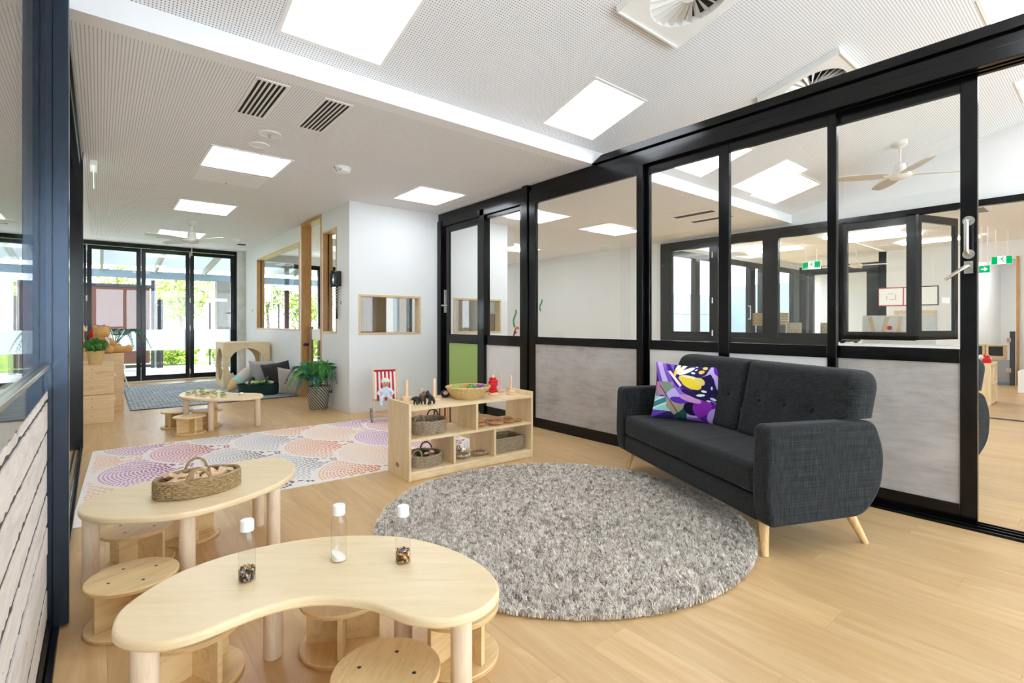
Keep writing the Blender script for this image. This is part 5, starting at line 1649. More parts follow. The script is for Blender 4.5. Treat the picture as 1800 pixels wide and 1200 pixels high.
# ---- wooden units and plants by the left wall
u1 = thing('storage_unit', 'stacked pine boxes forming a low unit by the left wall', 'cabinet', (-.20, 7.9, 0))
for (z0, z1) in ((0, .325), (.330, .67)):
    MB().box(-.34, .335, -.40, .40, z0, z1).build('box', M['crate'], u1, .003)
bb = MB()
for z in (.09, .19, .29, .40, .52, .62):
    bb.cone((.13, -.402, z), (.13, -.3995, z), .008, .008, 10); bb.cone((.27, -.4015, z), (.27, -.3995, z), .004, .004, 8)
bb.build('screw_cap', M['timber'], u1)
for z in (.22, .5): MB().box(.336, .352, -.3, .1, z - .03, z + .03).build('side_catch', M['toy_wood'], u1, .003)
u2 = thing('storage_unit', 'pine unit behind the stacked boxes carrying the teddy bear and fern', 'cabinet', (-.20, 8.75, 0))
MB().box(-.34, .45, -.33, .4, 0, .735).build('carcass', M['crate'], u2, .003)
MB().box(-.34, .455, -.335, .405, .735, .752).build('top', M['ply'], u2, .003)
tp = thing('potted_bush', 'small bushy plant in a round straw pot on the stacked pine boxes', 'plant', (-.035, 7.68, .671))
MB().lathe([(.0, 0), (.062, 0), (.085, .15), (.088, .155), (.08, .155), (.076, .12), (0, .12)], 28).build('straw_pot', M['straw'], tp)
me = leaves_mesh(900, (0, 0, .215), (.115, .115, .085), .02, 5); me.materials.append(M['bush'])
o = bpy.data.objects.new('foliage', me); C.objects.link(o); o.parent = tp; tag(o, kind='stuff')
fn = thing('potted_fern', 'dark fern with arching fronds behind the teddy bear', 'plant', (.17, 9.06, .753))
MB().lathe([(0, 0), (.055, 0), (.07, .10), (.0, .10)], 20).build('pot', M['straw'], fn)
for k in range(11):
    az = -1.5 + .42 * k
    o = frond(40 + k, az, .42, .26, .35, 18, .008, .09).build('frond', M['fern'], fn, fix=False); o.location = (0, 0, .10)
b = MB()
b.ball((0, 0, .11), (.13, .11, .12)); b.ball((.02, -.02, .27), (.095, .09, .085)); b.ball((-.05, .0, .34), .03, 10, 8); b.ball((.09, .0, .34), .03, 10, 8)
b.ball((.07, -.09, .25), (.04, .04, .035))
b.tube([(.10, -.04, .17), (.17, -.12, .10)], [.045, .035], 10)
b.tube([(.08, -.05, .05), (.30, -.13, .045)], [.055, .045], 10); b.ball((.31, -.13, .055), (.045, .045, .055))
b.tube([(-.06, -.08, .05), (.10, -.21, .045)], [.055, .045], 10); b.ball((.11, -.22, .055), (.045, .045, .055))
td = thing('teddy_bear', 'big tan teddy bear sitting on the pine unit by the left wall', 'teddy bear', (.0, 8.72, .753))
remesh(b.build('plush_body', M['tan_fur'], td), .012, 3)
MB().tube([(.06, -.10, .21), (.12, -.09, .11), (.13, -.08, .05)], .012, 8).build('white_ribbon', M['white_toy'], td)
o = MB().box(-.09, .09, -.03, .03, 0, .30).build('red_box', M['red'], None, .012, 3); o.location = (-.02, 9.03, .753); tag(o, 'red book like box standing behind the teddy bear', 'box')
o = MB(); o.lathe([(.022, 0), (.022, .05), (.008, .06), (.008, .09), (.03, .10), (.0, .13)], 14); o = o.build('yellow_toy', plain('yellow toy', '#e9cf6a', .6)); o.location = (-.10, 8.95, 1.08)
o.location = (-.17, 9.06, .753); o.scale = (1, 1, 3.0); tag(o, 'thin yellow topped toy beside the red box', 'toy')
wt = thing('low_white_table', 'small low white table with splayed silver legs near the folding doors', 'table', (-.05, 11.15, 0))
MB().box(-.40, .40, -.32, .32, .37, .395).build('table_top', M['white_plastic'], wt, .008, 3)
for (x, y) in ((.37, .28), (.37, -.28), (-.37, .28), (-.37, -.28)):
    MB().cone((x * .92, y * .9, .372), (x * 1.22, y * 1.1, 0), .014, .011, 12).build('leg', M['steel'], wt)

# ---- wall phone, switch, board
tel = thing('wall_phone', 'black corded phone on the white wall beside the narrow timber window', 'phone', (XC - .001, 6.60, 1.735), R90)
MB().box(-.075, .075, -.055, 0, -.10, .10).build('base', M['black_toy'], tel, .012, 3)
MB().box(-.02, .06, -.060, -.055, -.07, .03).build('keypad', M['dark_metal'], tel, .002)
b = MB(); b.tube([(-.045, -.075, -.105), (-.045, -.09, -.05), (-.045, -.09, .05), (-.045, -.075, .105)], [.026, .018, .018, .026], 12)
b.build('handset', M['black_toy'], tel)
cp = []
for i in range(160):
    t = i / 159; z = -.10 - .42 * math.sin(PI * t); x = -.045 + .07 * t
    cp.append((x + .009 * math.cos(i * 1.3), -.03 + .009 * math.sin(i * 1.3), z))
MB().tube(cp, .0055, 5).build('coiled_cord', M['black_toy'], tel)
def switch(y, z, label, w=.07, h=.115):
    t = thing('wall_switch', label, 'switch', (XC, y, z), R90)
    MB().box(-w / 2, w / 2, -.008, 0, -h / 2, h / 2).build('plate', M['white_plastic'], t, .002)
    MB().box(-.012, .012, -.011, -.008, -.022, .022).build('rocker', M['dark_metal'], t, .001)
switch(11.45, 1.42, 'small switch plate on the white wall beside the concrete column')
switch(6.52, 1.42, 'pale switch plate under the wall phone', .09, .05)

# ---- open shelf unit
SA = math.atan2(-.0414, .9991)
SH = Vector((1.728, 3.283, 0)); SX = Vector((.9991, -.0414, 0)); SY = Vector((.0414, .9991, 0))
def sw(x, y, z): p = SH + SX * x + SY * y; return (p.x, p.y, z)
def inv(X, Y): d = Vector((X, Y, 0)) - SH; return d.dot(SX), d.dot(SY)
SW_, SD, SHH, ST = 1.158, .376, .565, .020
su = thing('open_shelf', 'low open pine shelf unit between the patterned rug and the round grey rug', 'shelf', SH, SA)
def side_panel(x0):
    o = MB().box(x0, x0 + ST, 0, SD, 0, SHH).build('side_panel', M['shelf_v'], su, .003)
    return o
side_panel(0); side_panel(SW_ - ST)
MB().box(ST, SW_ - ST, .003, SD, .510, .530).build('top_shelf', M['shelf'], su, .002)
MB().box(ST, SW_ - ST, SD - .012, SD, .53, .552).build('back_lip', M['shelf'], su, .002)
MB().box(ST, SW_ - ST, .003, SD, .285, .305).build('middle_shelf', M['shelf'], su, .002)
MB().box(ST, SW_ - ST, .003, SD, .048, .068).build('bottom_shelf', M['shelf'], su, .002)
MB().box(ST, SW_ - ST, .006, .024, .002, .048).build('kick_board', M['shelf'], su, .002)
MB().box(.578, .598, .003, SD, .305, .510).build('divider', M['shelf_v'], su, .002)
MB().box(.374, .394, .003, SD, .068, .285).build('divider', M['shelf_v'], su, .002)
MB().box(.752, .772, .003, SD, .068, .285).build('divider', M['shelf_v'], su, .002)
b = MB(); b.lathe([(.032, 0), (.032, .0008), (0, .0008)], 24, sy=.55)
o = b.build('burned_oval_mark', M['brown'], su); o.location = (-.0002, .20, .085); o.rotation_euler = (PI / 2, 0, -PI / 2)

# woven round / oval baskets
def woven(a, bb, h, n=9, rt=.0085, m='seagrass', stakes=26, name='weave', flare=1.0):
    """stack of wavy rope rings around upright stakes"""
    g_ = MB(); K = stakes * 4
    for j in range(n):
        z = rt + (h - 2 * rt) * j / (n - 1); f = 1 + (flare - 1) * j / (n - 1)
        pts = []
        for k in range(K):
            t = 2 * PI * k / K
            w = (.0042 if j < n - 1 else 0) * math.cos(stakes * t + PI * j)
            c, s_ = math.cos(t), math.sin(t)
            pts.append(((a * f + w) * c, (bb * f + w) * s_, z + .0015 * math.sin(7 * t + j)))
        g_.tube(pts, rt if j < n - 1 else rt * 1.25, 6, closed=True)
    for k in range(stakes):
        t = 2 * PI * (k + .5) / stakes
        g_.tube([(a * math.cos(t), bb * math.sin(t), .0), (a * flare * math.cos(t), bb * flare * math.sin(t), h)], .0045, 5)
    return g_
def basket(name, label, cat, loc, rz, a, bb, h, n, m, handles=(), stakes=26, flare=1.0, rt=.0085):
    t = thing(name, label, cat, loc, rz)
    woven(a, bb, h, n, rt, m, stakes, flare=flare).build('woven_wall', M[m], t, ang=80)
    MB().lathe([(1, .0), (1, .006), (0, .006)], 40, sx=a, sy=bb).build('base', M[m], t)
    for (ang, r, mm, lean) in handles:
        c, s_ = math.cos(ang), math.sin(ang)
        cx, cy = a * flare * c, bb * flare * s_
        tx, ty = -a * s_, bb * c; L_ = math.hypot(tx, ty); tx, ty = tx / L_, ty / L_
        pts = [(cx + tx * r * math.cos(q) + c * lean * math.sin(q), cy + ty * r * math.cos(q) + s_ * lean * math.sin(q), h - .01 + (r * 1.05 + .01) * math.sin(q)) for q in [PI * i / 16 for i in range(17)]]
        MB().tube(pts, .0062, 8).build('handle', M[mm], t)
    return t
BK = (.360, 2.763); BRZ = math.radians(8)
basket('seagrass_basket', 'big oval seagrass basket of wooden blocks on the left bean table', 'basket', (BK[0], BK[1], .366), BRZ, .172, .112, .080, 8, 'seagrass', ((1.45, .045, 'seagrass', .0), (-1.75, .045, 'seagrass', .0)), 34, 1.0, .0068)
shapes = []
def block(kind, s):
    b = MB()
    if kind == 0: b.box(-s, s, -s * .45, s * .45, -s * .3, s * .3)
    elif kind == 1: b.prism_axis([(-s, -s * .5), (s, -s * .5), (0, s * .6)], -s * .4, s * .4, 'y')
    elif kind == 2: b.prism_axis([(-s, -s * .5), (s, -s * .5), (-s, s * .7)], -s * .35, s * .35, 'y')
    else: b.prism_axis([(-s * 1.2, -s * .25), (s * 1.2, -s * .25), (s * .9, s * .25), (-s * .9, s * .25)], -s * .45, s * .45, 'y')
    return b
r_ = random.Random(11)
for k in range(16):
    x = -.125 + .25 * ((k % 6) / 5) + r_.uniform(-.01, .01); y = (-.055, 0.0, .055)[k // 6 if k < 18 else 2] + r_.uniform(-.012, .012)
    x *= .72 if k // 6 != 1 else .95
    o = block(k % 4, .027 + .008 * r_.random()).build('wooden_block', M['toy_wood'], None, .0015)
    c, s_ = math.cos(BRZ), math.sin(BRZ)
    o.location = (BK[0] + x * c - y * s_, BK[1] + x * s_ + y * c, .366 + .062 + .018 * r_.random())
    o.rotation_euler = (r_.uniform(-.5, .5), r_.uniform(-.5, .5), r_.uniform(0, 3.1))
    tag(o, 'small raw wooden block in the big oval seagrass basket', 'block', 'wooden blocks in the oval seagrass basket')
for k in range(8):
    o = block((k + 1) % 4, .03).build('wooden_block', M['toy_wood'], None, .0015)
    x, y = -.10 + .066 * (k % 4), -.035 + .07 * (k // 4)
    o.location = (BK[0] + x, BK[1] + y + x * .14, .366 + .025); o.rotation_euler = (0, 0, k)
    tag(o, 'small raw wooden block in the big oval seagrass basket', 'block', 'wooden blocks in the oval seagrass basket')

# bottles on the nearest table
M['sand'] = plain('white sand', '#f1ece2', .9, vary=.05, scale=200)
def seeds_mat(name, stops):
    m = NT(name).set(.7, 0, .3)
    v = m.n('ShaderNodeTexVoronoi'); m.l(m.coords('Object'), v.inputs['Vector']); v.inputs['Scale'].default_value = 170
    sp = m.n('ShaderNodeSeparateColor'); m.l(v.outputs['Color'], sp.inputs[0])
    rp = m.n('ShaderNodeValToRGB'); rp.color_ramp.interpolation = 'CONSTANT'
    el = rp.color_ramp.elements
    while len(el) < len(stops): el.new(.5)
    for i, c in enumerate(stops): el[i].position = i / len(stops); el[i].color = lin(c)
    m.l(sp.outputs[0], rp.inputs[0]); m.color(rp.outputs[0])
    m.bump(v.outputs['Distance'], .8, .004)
    return m.m
M['seeds_a'] = seeds_mat('mixed dark seeds', ['#2a1d16', '#d8c39a', '#55392a', '#7a86a8', '#b08a55', '#1b1512'])
M['seeds_b'] = seeds_mat('mixed brown seeds', ['#3a2418', '#e0c08a', '#8a5a34', '#c98d4d', '#5a3a24', '#efdcb8'])
def bottle(x, y, label, kind):
    t = thing('clear_bottle', label, 'bottle', (x, y, .3655))
    R = .0245
    MB().lathe([(0, .0005), (R - .004, .0), (R, .005), (R, .128), (R - .002, .136), (.018, .147), (.0165, .152), (.0165, .160)], 40).build('bottle_body', M['pet'], t)
    MB().lathe([(.0195, .152), (.0195, .180), (.018, .184), (0, .184)], 36).build('cap', M['white_plastic'], t)
    r = R - .0015
    if kind == 'sand':
        b = MB(); n = 32; 
        vs = [(0, 0, .003)] + [(r * math.cos(2 * PI * k / n), r * math.sin(2 * PI * k / n), .004) for k in range(n)]
        for q in (1.0, .66, .33):
            for k in range(n):
                a = 2 * PI * k / n; xx = math.cos(a - 2.5)
                vs.append((r * q * math.cos(a), r * q * math.sin(a), .017 + .014 * xx * q + .006 * (1 - q)))
        vs.append((0, 0, .023))
        fs = [(0, 1 + (k + 1) % n, 1 + k) for k in range(n)]
        for j in range(3):
            for k in range(n): fs.append((1 + j * n + k, 1 + j * n + (k + 1) % n, 1 + (j + 1) * n + (k + 1) % n, 1 + (j + 1) * n + k))
        fs += [(len(vs) - 1, 1 + 3 * n + k, 1 + 3 * n + (k + 1) % n) for k in range(n)]
        b.add(vs, fs).build('white_filling', M['sand'], t)
    else:
        b = MB(); b.lathe([(0, .003), (r - .003, .003), (r, .007), (r, .034), (r * .6, .041), (0, .038)], 32)
        o = b.build('seed_filling', M['seeds_a' if kind == 'a' else 'seeds_b'], t)
        b = MB(); q = random.Random(ord(kind))
        for i in range(60):
            a = q.random() * 2 * PI; rr_ = r * .88 * math.sqrt(q.random())
            b.ball((rr_ * math.cos(a), rr_ * math.sin(a), .038 + .004 * q.random()), (.003, .002, .0018), 6, 4)
        o2 = b.build('seed', M['seeds_b' if kind == 'a' else 'seeds_a'], t); tag(o2, kind='stuff')
bottle(.349, 1.705, 'clear bottle with mixed dark seeds, alone on the left half of the bean table', 'a')
bottle(.614, 1.655, 'clear bottle holding a slope of white sand', 'sand')
bottle(.773, 1.51, 'clear bottle with brown seeds nearest the grey rug', 'b')

# wooden slices with green tops on the far table
tips = [(.764, 6.60), (.835, 6.70), (.839, 6.47), (.874, 6.353), (.931, 6.866), (.976, 6.689), (.93, 6.49), (1.01, 6.58), (.945, 6.207), (1.06, 6.36), (1.03, 6.147), (1.213, 6.199), (.887, 6.60), (.975, 6.32)]
for k, (x, y) in enumerate(tips):
    t = thing('wooden_slice', 'small wooden slice topped with green leaves on the far bean table' if k % 3 != 2 else 'small wooden slice with a white top on the far bean table', 'craft piece', (x, y, .3552), k, 'green topped slices on the far table' if k % 3 != 2 else 'white topped slices on the far table')
    MB().lathe([(.026, 0), (.029, .004), (.029, .015), (.026, .018), (0, .018)], 16).build('wood_disc', M['toy_wood'], t)
    b = MB()
    if k % 3 != 2:
        for q in range(7):
            a = q * .9; d = Vector((math.cos(a), math.sin(a), .35)) * .046; s_ = Vector((-math.sin(a), math.cos(a), 0)) * .011
            b.add([(0, 0, .021), tuple(d * .5 + s_ + Vector((0, 0, .022))), tuple(d + Vector((0, 0, .018))), tuple(d * .5 - s_ + Vector((0, 0, .022)))], [(0, 1, 2, 3)])
        b.build('green_leaves', M['lime'], t, fix=False)
    else:
        b.ball((0, 0, .022), (.026, .024, .010), 12, 6); b.build('white_top', M['white_toy'], t)

# ---- things on the shelf top
ZT = .5305
def peg(X, Y, label, base, pr_, h, m='toy_wood'):
    t = thing('stacking_peg', label, 'toy', (X, Y, ZT))
    z = 0
    for (r, hh) in base:
        MB().lathe([(r - .003, z), (r, z + .003), (r, z + hh - .003), (r - .003, z + hh)], 28).build('base_disc', M[m], t); z += hh
    MB().lathe([(pr_, z), (pr_, h - pr_ * .6), (pr_ * .7, h - pr_ * .15), (0, h)], 16).build('peg', M[m], t)
    return t
peg(1.845, 3.545, 'chunky wooden peg on a two step base at the left end of the shelf top', [(.050, .022), (.042, .028)], .0135, .18)
peg(2.075, 3.515, 'wooden peg on a round base behind the black gorilla', [(.045, .018)], .0125, .178)
peg(2.02, 3.62, 'thin short peg at the back of the shelf top behind the brown animal', [(.03, .012)], .004, .10)
rd = peg(2.645, 3.49, 'wooden peg stacked with red felt rings', [(.046, .02)], .011, .172)
for k, (q, z) in enumerate(((.043, .036), (.040, .062), (.044, .088), (.040, .114), (.030, .138))):
    b = MB(); pts = [((q * .62 + .006 * math.sin(5 * a + k)) * math.cos(a), (q * .62 + .006 * math.cos(4 * a + k)) * math.sin(a), ZT + z + .004 * math.sin(3 * a + k)) for a in [2 * PI * i / 24 for i in range(24)]]
    o = b.tube([Vector(p) + Vector((2.645 + .004 * math.cos(k * 2), 3.49 + .004 * math.sin(k * 2), 0)) for p in pts], q * .36, 8, closed=True).build('felt_ring', M['red'])
    tag(o, ['lowest', 'second lowest', 'middle', 'second highest', 'topmost'][k] + ' crumpled red felt ring on the wooden peg on the shelf top', 'toy ring', 'red felt rings on the peg')
M['pink_wood'] = plain('pink tinted wood', '#e3b3a8', .55)
peg(2.805, 3.585, 'tall pinkish peg on a thin base at the back beside the red rings', [(.036, .016)], .0065, .165, 'pink_wood')
peg(2.79, 3.42, 'pale peg on a two step base near the right end of the shelf top', [(.046, .018), (.034, .016)], .0085, .165)

def animal(label, X, Y, rz, m, parts, vox=.003):
    b = MB()
    for p in parts:
        if p[0] == 'b': b.ball(p[1], p[2], 14, 10)
        else: b.tube(p[1], p[2], 10)
    o = remesh(b.build('toy_animal', M[m]), vox, 2); o.location = (X, Y, ZT); o.rotation_euler = (0, 0, rz)
    return tag(o, label, 'toy animal')
animal('black toy bear standing on all fours at the front of the shelf top', 1.885, 3.44, .25, 'black_toy', [('b', (0, 0, .040), (.036, .018, .019)), ('b', (-.018, 0, .046), (.02, .017, .018)), ('b', (-.044, 0, .046), (.015, .012, .013)), ('b', (-.058, 0, .042), (.009, .006, .006)), ('b', (-.040, .009, .058), (.005, .003, .005)), ('b', (-.040, -.009, .058), (.005, .003, .005)),
    ('t', [(-.022, .010, .035), (-.026, .011, 0)], [.009, .007]), ('t', [(-.022, -.010, .035), (-.016, -.011, 0)], [.009, .007]), ('t', [(.022, .010, .036), (.024, .011, .014), (.020, .011, 0)], [.012, .008, .007]), ('t', [(.022, -.010, .036), (.030, -.011, .014), (.028, -.011, 0)], [.012, .008, .007])])
animal('black toy gorilla leaning on its knuckles beside the toy bear', 1.955, 3.385, .2, 'black_toy', [('b', (.004, 0, .055), (.026, .02, .02)), ('b', (-.012, 0, .068), (.022, .022, .020)), ('b', (-.018, 0, .092), (.013, .012, .015)), ('b', (-.029, 0, .088), (.006, .007, .007)), ('b', (.024, 0, .042), (.018, .018, .018)),
    ('t', [(-.016, .020, .07), (-.026, .026, .035), (-.024, .022, 0)], [.010, .008, .008]), ('t', [(-.016, -.020, .07), (-.022, -.026, .035), (-.030, -.022, 0)], [.010, .008, .008]), ('t', [(.026, .013, .04), (.020, .016, .02), (.026, .015, 0)], [.012, .009, .008]), ('t', [(.026, -.013, .04), (.034, -.016, .02), (.032, -.015, 0)], [.012, .009, .008])])
animal('brown toy bison half hidden behind the black bear and gorilla', 1.965, 3.51, .3, 'brown_toy', [('b', (0, 0, .05), (.035, .019, .022)), ('b', (.018, 0, .062), (.022, .018, .024)), ('b', (.042, 0, .055), (.016, .012, .016)), ('b', (.054, 0, .046), (.008, .008, .008)), ('t', [(.040, .010, .068), (.044, .017, .080)], [.004, .001]), ('t', [(.040, -.010, .068), (.044, -.017, .080)], [.004, .001]),
    ('t', [(.022, .010, .04), (.022, .010, 0)], [.009, .006]), ('t', [(.022, -.010, .04), (.026, -.010, 0)], [.009, .006]), ('t', [(-.024, .010, .04), (-.026, .010, 0)], [.010, .006]), ('t', [(-.024, -.010, .04), (-.020, -.010, 0)], [.010, .006])])
fb = thing('toy_face_ball', 'small dark toy with a pale snout behind the straw basket', 'toy', (2.235, 3.61, ZT), .2)
MB().ball((0, 0, .032), (.04, .034, .032), 18, 12).build('body', M['black_toy'], fb)
MB().ball((-.012, -.022, .040), (.024, .018, .016), 14, 10).build('snout', M['pink_wood'], fb)

sb = thing('straw_bowl', 'wide pale straw basket of ribbons in the middle of the shelf top', 'basket', (2.375, 3.475, ZT))
g_ = MB(); n_ = 13
for j in range(n_):
    t_ = j / (n_ - 1); r = .118 + .068 * t_ ** .8; z = .006 + .088 * t_
    g_.tube([((r + .0016 * math.cos(40 * a + PI * j)) * math.cos(a), (r + .0016 * math.cos(40 * a + PI * j)) * math.sin(a) * .93, z) for a in [2 * PI * k / 120 for k in range(120)]], .0048 if j < n_ - 1 else .0068, 6, closed=True)
g_.build('coiled_wall', M['straw'], sb, ang=80)
MB().lathe([(1, 0), (1, .006), (0, .006)], 40, sx=.118, sy=.11).build('base', M['straw'], sb)
MB().bar((.08, -.160, .062), (.10, -.152, .064), .003, .012).build('toggle', M['handle_dark'], sb)
M['ribbon_a'] = plain('purple ribbon', '#8a4d9e', .6, vary=.4, scale=90); M['ribbon_b'] = plain('teal ribbon', '#4f93a8', .6, vary=.4, scale=90); M['ribbon_c'] = plain('bright green ball', '#63d33c', .5); M['ribbon_d'] = plain('crimson ribbon', '#c03565', .6, vary=.3, scale=90)
def coil(m, X, Y, R_, label, seed):
    b = MB(); q = random.Random(seed); pts = []
    for i in range(110):
        a = i * .42; rr_ = R_ * (.45 + .55 * abs(math.sin(i * .11 + seed)))
        pts.append((rr_ * math.cos(a), rr_ * math.sin(a), .055 + .020 * math.sin(i * .23 + seed) + .012 * math.cos(i * .61)))
    o = b.tube(pts, .0055, 5).build('ribbon_bundle', M[m]); o.location = (X, Y, ZT + .012); tag(o, label, 'ribbon')
coil('lime', 2.42, 3.50, .045, 'green ribbon bundle in the middle of the straw basket', 1)
coil('ribbon_b', 2.46, 3.45, .045, 'teal ribbon bundle in the straw basket', 2)
coil('ribbon_d', 2.47, 3.53, .042, 'crimson ribbon bundle at the back of the straw basket', 3)
coil('ribbon_a', 2.50, 3.49, .045, 'purple ribbon bundle at the right of the straw basket', 4)
o = MB().ball((0, 0, 0), .030, 20, 14).build('green_ball', M['ribbon_c']); o.location = (2.275, 3.50, ZT + .072); tag(o, 'bright green ball at the left in the straw basket', 'ball')
o = MB().ball((0, 0, 0), (.03, .03, .02), 16, 10).build('white_ball', M['white_toy']); o.location = (2.29, 3.44, ZT + .05); tag(o, 'white ball in front of the bright green ball in the straw basket', 'ball')
for (X, Y) in ((2.33, 3.55), (2.36, 3.42), (2.42, 3.41)):
    o = MB().ball((0, 0, 0), (.05, .05, .03), 14, 8).build('cloth_wad', M['cream']); o.location = (X, Y, ZT + .037); tag(o, 'cream cloth wad low in the straw basket', 'cloth', 'cloth wads in the straw basket')

# ---- middle shelf
ZM = .3055
basket('round_basket', 'round grey woven basket of grey blocks on the middle shelf', 'basket', (1.985, 3.475, ZM), .0, .142, .135, .10, 11, 'seagrass_dark', ((.75, .045, 'handle_dark', .0), (-2.5, .04, 'seagrass_dark', -.03)), 30, 1.04, .007)
M['grey_block'] = plain('grey weathered block', '#a79f99', .8, vary=.15)
for k in range(9):
    a = k * 2.4; r = .028 * math.sqrt(k) * 1.15
    o = block(k % 4, .028).build('grey_block', M['grey_block'], None, .0015); o.location = (1.985 + r * math.cos(a), 3.475 + r * math.sin(a), ZM + .058 + .006 * (k % 3)); o.rotation_euler = (.3 * (k % 3 - 1), .2, k)
    tag(o, 'grey weathered block in the round basket on the middle shelf', 'block', 'grey blocks in the middle shelf basket')
for k, (X, Y, r, h, lab) in enumerate(((2.415, 3.375, .055, .030, 'turned wood dish leaning by the divider, leftmost on the middle shelf'), (2.560, 3.345, .066, .027, 'largest turned wood disc at the front of the middle shelf'), (2.695, 3.335, .050, .022, 'medium turned wood disc, second at the front of the middle shelf'), (2.795, 3.335, .037, .018, 'small turned wood disc near the right end of the middle shelf'),
        (2.50, 3.52, .085, .026, 'wide turned wood dish at the back left of the middle shelf'), (2.665, 3.50, .075, .027, 'wide turned wood dish at the back centre of the middle shelf'), (2.79, 3.47, .042, .02, 'small turned wood disc behind the others at the right'), (2.845, 3.39, .018, .010, 'tiny turned wood button at the right end of the middle shelf'))):
    o = MB().lathe([(0, 0), (r * .55, .001), (r * .92, h * .35), (r, h * .55), (r * .85, h * .82), (r * .4, h), (0, h)], 32).build('wood_disc', M['disc_wood']); o.location = (X, Y, ZM); o.rotation_euler = (0, 0, k); tag(o, lab, 'wooden dish')
o = MB().lathe([(0, 0), (.03, .001), (.05, .012), (.055, .02), (.03, .03), (0, .03)], 28).build('wood_disc', M['disc_wood']); o.location = (2.42, 3.38, ZM + .031); tag(o, 'turned wood disc stacked on the leftmost dish of the middle shelf', 'wooden dish')

# ---- bottom shelf
ZB = .0685
basket('round_basket', 'round grey woven basket with a pink letter toy on the bottom shelf', 'basket', (1.935, 3.45, ZB), .3, .136, .13, .085, 9, 'seagrass_dark', ((.6, .045, 'handle_dark', .0), (-2.7, .04, 'seagrass_dark', -.03)), 30, 1.04, .007)
M['dark_leaf'] = plain('dark green foam', '#3c5527', .8, vary=.3); M['pink'] = plain('pink foam', '#dca0a2', .8)
b = MB(); b.ball((0, 0, .03), (.05, .05, .03), 12, 8)
for k in range(9):
    a = k * .7; b.ball((.035 * math.cos(a), .035 * math.sin(a), .04 + .012 * (k % 3)), .018, 8, 6)
o = remesh(b.build('green_foam_leaf', M['dark_leaf']), .004, 1); o.location = (1.945, 3.47, ZB + .02); tag(o, 'dark green foam leaf in the bottom shelf basket', 'toy')
o = MB().prism([(-.045, .012), (.045, .012), (.045, .03), (.012, .03), (.012, .062), (-.012, .062), (-.012, .03), (-.045, .03)], 0, .014).build('pink_letter', M['pink'], None, .002); o.location = (1.955, 3.41, ZB + .072); o.rotation_euler = (.5, 0, PI + .1); tag(o, 'pink letter T toy lying on the bottom shelf basket', 'toy')
o = MB().lathe([(0, .0), (.09, .0), (.10, .045), (.0, .045)], 24).build('felt_pad', M['plush_tip']); o.location = (1.94, 3.44, ZB + .008); tag(o, 'tan felt pad filling the bottom shelf basket', 'cloth')
for k, (X, Y, lab) in enumerate(((2.262, 3.395, 'polished silver dish at the front left of the bottom shelf'), (2.415, 3.375, 'polished silver dish at the front right of the bottom shelf'), (2.315, 3.535, 'polished silver dish behind the other two on the bottom shelf'))):
    t = thing('silver_dish', lab, 'dish', (X, Y, ZB))
    MB().lathe([(0, .001), (.035, 0), (.06, .012), (.071, .024), (.073, .024), (.062, .0145), (.035, .004), (0, .005)], 36).build('dish', M['silver'], t)
    for q in range(5):
        MB().ball((.028 * math.cos(q * 1.3), .028 * math.sin(q * 1.3), .012), .008, 12, 8).build('silver_bead', M['silver'], t)
    if k == 2: MB().lathe([(.02, .005), (.028, .02), (.026, .045), (.016, .05), (.02, .06)], 20).build('silver_cup', M['silver'], t)
tb = thing('rect_basket', 'rectangular grey woven basket at the right of the bottom shelf', 'basket', (2.690, 3.425, ZB), SA)
g_ = MB()
def rrect(a, bb, r, z, wav, ph, n=14):
    pts = []
    per = [(-a + r, -bb), (a - r, -bb), (a, -bb + r), (a, bb - r), (a - r, bb), (-a + r, bb), (-a, bb - r), (-a, -bb + r)]
    out = []
    for i in range(8):
        p, q = per[i], per[(i + 1) % 8]; m_ = n if i % 2 == 0 else 2
        for k in range(m_): 
            t_ = k / m_; out.append((p[0] + (q[0] - p[0]) * t_, p[1] + (q[1] - p[1]) * t_))
    return [(x * (1 + wav / a * (1 if (i + ph) % 2 else -1)), y * (1 + wav / bb * (1 if (i + ph) % 2 else -1)), z) for i, (x, y) in enumerate(out)]
for j in range(12):
    g_.tube(rrect(.155, .115, .012, .007 + .0095 * j, .0025 if j < 11 else 0, j), .0062 if j < 11 else .0075, 6, closed=True)
g_.build('woven_wall', M['seagrass_dark'], tb, ang=80)
MB().box(-.15, .15, -.11, .11, 0, .006).build('base', M['seagrass_dark'], tb, smooth=False)

# ---- doll's pushchair with a baby doll
PX, PY, PA = 2.645, 5.62, math.radians(-22)
pm = thing('doll_pushchair', 'wooden doll pushchair with a red and white striped seat by the white wall', 'pushchair', (PX, PY, 0), PA)
W2 = .135
for s_ in (-1, 1):
    MB().bar((s_ * W2, .12, .60), (s_ * W2, -.10, .20), .020, .020).build('back_post', M['toy_wood'], pm, .003)
    MB().bar((s_ * W2, -.11, .27), (s_ * W2, .16, .06), .020, .020).build('rear_strut', M['toy_wood'], pm, .003)
    MB().bar((s_ * W2, -.10, .22), (s_ * W2, -.16, .06), .020, .020).build('front_strut', M['toy_wood'], pm, .003)
MB().bar((-W2, .11, .575), (W2, .11, .575), .022, .022).build('top_bar', M['red_cloth'], pm, .003)
MB().bar((-W2, -.155, .085), (W2, -.155, .085), .018, .018).build('foot_bar', M['toy_wood'], pm, .003)
MB().bar((-W2, .15, .075), (W2, .15, .075), .018, .018).build('axle_bar', M['toy_wood'], pm, .003)
seat = []
for i in range(15):
    t_ = i / 14
    if t_ < .72: q = t_ / .72; y = .105 - .20 * q - .02 * math.sin(PI * q); z = .565 - .33 * q
    else: q = (t_ - .72) / .28; y = -.095 - .075 * q; z = .235 + .035 * q
    seat.append((y, z))
NS = 11
